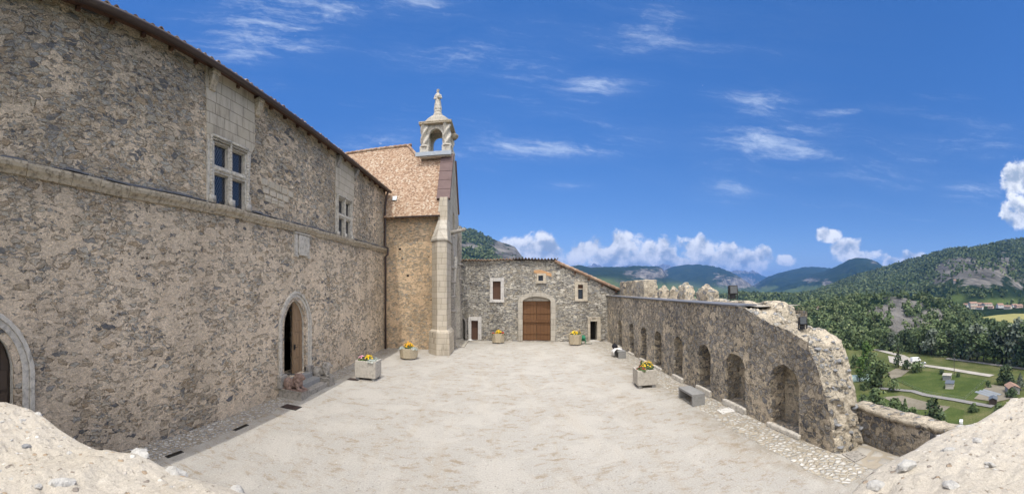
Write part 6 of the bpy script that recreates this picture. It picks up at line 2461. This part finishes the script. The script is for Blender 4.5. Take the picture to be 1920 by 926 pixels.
def van(c, rz, label):
    e = empty('van', c, rz, label, 'van')
    mb = MB()
    mb.prism([(-2.7, .45), (2.7, .45), (2.75, 1.1), (2.15, 1.35), (1.55, 2.35), (-2.6, 2.5), (-2.7, 2.3)], 'y', -1.0, 1.0)
    mb.build('body', M['white_paint'], e, bevel=.08, world=False)
    MB().prism([(1.60, 2.25), (2.14, 1.40), (2.17, 1.42), (1.64, 2.28)], 'y', -.85, .85).build('windscreen', M['lattice'], e, world=False)
    for sy in (-1, 1):
        MB().box(.7, 1.7, sy * 1.003 - .008, sy * 1.003 + .008, 1.45, 2.05).build('side_window', M['lattice'], e, world=False)
        for x_ in (-1.7, 1.75):
            mb = MB()
            v0 = len(mb.v)
            mb.tube([(x_, sy * .78, .36), (x_, sy * 1.02, .36)], .36, 14)
            w_ = mb.build('wheel', M['tyre'], e, world=False)
            MB().tube([(x_, sy * 1.02, .36), (x_, sy * 1.035, .36)], .2, 10).build('rim', M['zinc'], w_, world=False)
    return e


van(vpos(1717, 678.5), -.5, 'white van parked on the pale track beside the building site')
tr = empty('flat_trailer', vpos(1728, 684), -.5, 'low flat trailer loaded with pale sacks beside the white van', 'trailer')
MB().box(-2.4, 2.4, -1.0, 1.0, .55, .75).build('bed', M['zinc'], tr, world=False)
for x_ in (-.6, .6):
    MB().tube([(x_, -1.1, .33), (x_, 1.1, .33)], .32, 12).build('wheel', M['tyre'], tr, world=False)
mb = MB()
for k in range(6): mb.ell((-1.8 + .72 * k, .25 * (-1) ** k, 1.0), (.5, .6, .32), 9, 6)
mb.build('sack', M['white_cloth'], tr, True, world=False)
up = empty('utility_pole', vpos(1789, 704), label='grey wooden utility pole with crossarm beside the pale track', cat='utility pole')
MB().tube([(0, 0, -.5), (0, 0, 9.6)], [.16, .10], 8).build('pole', M['post_wood'], up, world=False)
MB().box(-1.0, 1.0, -.06, .06, 9.0, 9.14).build('crossarm', M['post_wood'], up, world=False)
for k in (-1, 0, 1): MB().lathe((k * .8, 0, 9.14), [(.06, 0), (.08, .12), (.04, .22)], 8).build('insulator', M['zinc'], up, world=False)
MB().box(.1, .55, -.2, .2, 6.6, 7.5).build('transformer', M['zinc'], up, world=False)
# fence posts round the mown meadow
fpts = [((1676, 712), (1730, 738)), ((1730, 738), (1808, 752)), ((1808, 752), (1850, 714))]
fc = empty('wire_fence', vpos(1745, 741), label='thin wire fence on grey posts around the mown meadow', cat='fence')
for (a, b) in fpts:
    A, B = Vector(vg(*a)), Vector(vg(*b))
    n = max(2, int((B - A).length / 6))
    for k in range(n):
        q = A.lerp(B, k / n)
        MB().tube([(q.x, q.y, ZV - .2), (q.x, q.y, ZV + 1.4)], .06, 5).build('post', M['post_wood'], fc)
    mb = MB()
    for zz in (.6, 1.2): mb.tube([(A.x, A.y, ZV + zz), (B.x, B.y, ZV + zz)], .015, 4)
    mb.build('wire', M['zinc'], fc)
ws = empty('white_tank', vpos(1802, 794), .3, 'white water tank lying in the overgrown garden below the lane', 'tank')
MB().box(-1.0, 1.0, -.5, .5, 0, .9).build('body', M['white_paint'], ws, bevel=.15, world=False)
MB().lathe((0, 0, .9), [(.2, 0), (.2, .1)], 10).build('lid', M['zinc'], ws, world=False)

# the village on the far side of the river
VH = [  # px, py(base), width px, height px, wall, label bits
    (1778, 580, 15, 9, 'house_white', 'white house with dark roof standing first at the wood side of the village', 'slate_roof'),
    (1794, 578, 12, 6, 'house_pink', 'small pinkish house behind the white house with dark roof', 'house_roof'),
    (1811, 576, 10, 7, 'house_white', 'narrow white house in the upper row of the village', 'house_roof'),
    (1824, 573, 18, 7, 'house_wall', 'wide cream house at the top of the village cluster', 'house_roof'),
    (1838, 583, 14, 8, 'house_pink', 'pink house in the middle of the village cluster', 'house_roof'),
    (1824, 587, 16, 7, 'house_wall', 'low cream house at the lower edge of the village', 'house_roof'),
    (1837, 590, 14, 6, 'house_white', 'white gabled house nearest the wheat field', 'house_roof'),
    (1851, 573, 20, 5, 'house_wall', 'long cream barn house with a wide orange roof', 'house_roof'),
    (1858, 578, 12, 5, 'house_pink', 'little pink house below the long cream barn house', 'house_roof'),
    (1875, 577, 14, 8, 'house_white', 'tall white house among dark trees past the cluster', 'house_roof'),
    (1890, 580, 16, 7, 'house_wall', 'cream house between the tall white house and the valley edge', 'house_roof'),
    (1902, 578, 12, 6, 'house_white', 'white house set back behind the cream end house', 'house_roof'),
    (1878, 588, 22, 4, 'house_wall', 'low farm shed standing along the wheat field', 'slate_roof'),
    (1910, 586, 16, 6, 'house_pink', 'pinkish house at the valley end of the village', 'house_roof')]
for k, (px, py, w, h, wl, lab, rf) in enumerate(VH):
    R = 640 + 8 * ((k * 5) % 7)
    zb = CH - (py - Y0) / F * R
    gx, gy = R * math.sin(th(px)), R * math.cos(th(px))
    zt = float(terrain_z(np.array([gx]), np.array([gy]))[0])
    zb = max(zb, zt)
    W_, H_ = w / F * R, h / F * R
    cabin('village_house', (gx, gy, zb), W_ * .85, W_ * .62, H_ * .66, -th(px) + (.5 if k % 2 else -.35), wl, rf, lab, 'house', H_ * .38, .4, 'houses of the far village', False, windows=2)
for k, (px, py, w, h, wl, lab) in enumerate([(1502, 585, 12, 8, 'house_pink', 'reddish farmhouse roof rising from the dark wood past the rampart'), (1521, 584, 12, 7, 'house_pink', 'second reddish roof in the dark wood past the rampart'), (1530, 596, 22, 5, 'house_wall', 'long pale farm building in a clearing of the dark wood'), (1790, 555, 6, 7, 'stone_grey', 'little grey tower house alone on the green slope')]):
    R = 400 if k < 3 else 900
    gx, gy = R * math.sin(th(px)), R * math.cos(th(px))
    W_, H_ = w / F * R, h / F * R
    zt = float(terrain_z(np.array([gx]), np.array([gy]))[0])
    zb = max(CH - (py - Y0) / F * R, zt)
    cabin('farm_house', (gx, gy, zb - 1), W_ * .85, W_ * .6, H_ * .7 + 1, -th(px) + .3, wl, 'house_roof', lab, 'house', H_ * .35, .4, None, False, windows=2)

# ================================================================== air between here and the mountains
mb = MB()
mb.box(-17000, 17000, -6000, 17000, -60, 900)
hz = mb.build('haze', None)
tag(hz, None, None, None, 'stuff')
hm = bpy.data.materials.new('haze_air')
hm.use_nodes = True
hm.node_tree.nodes.clear()
N = NT(hm.node_tree)
pv = N.new('ShaderNodeVolumePrincipled')
pv.inputs['Color'].default_value = (.17, .42, 1.0, 1)
pv.inputs['Density'].default_value = HAZE
pv.inputs['Anisotropy'].default_value = .2
out = N.new('ShaderNodeOutputMaterial')
N.l.new(pv.outputs[0], out.inputs['Volume'])
hz.data.materials.append(hm)
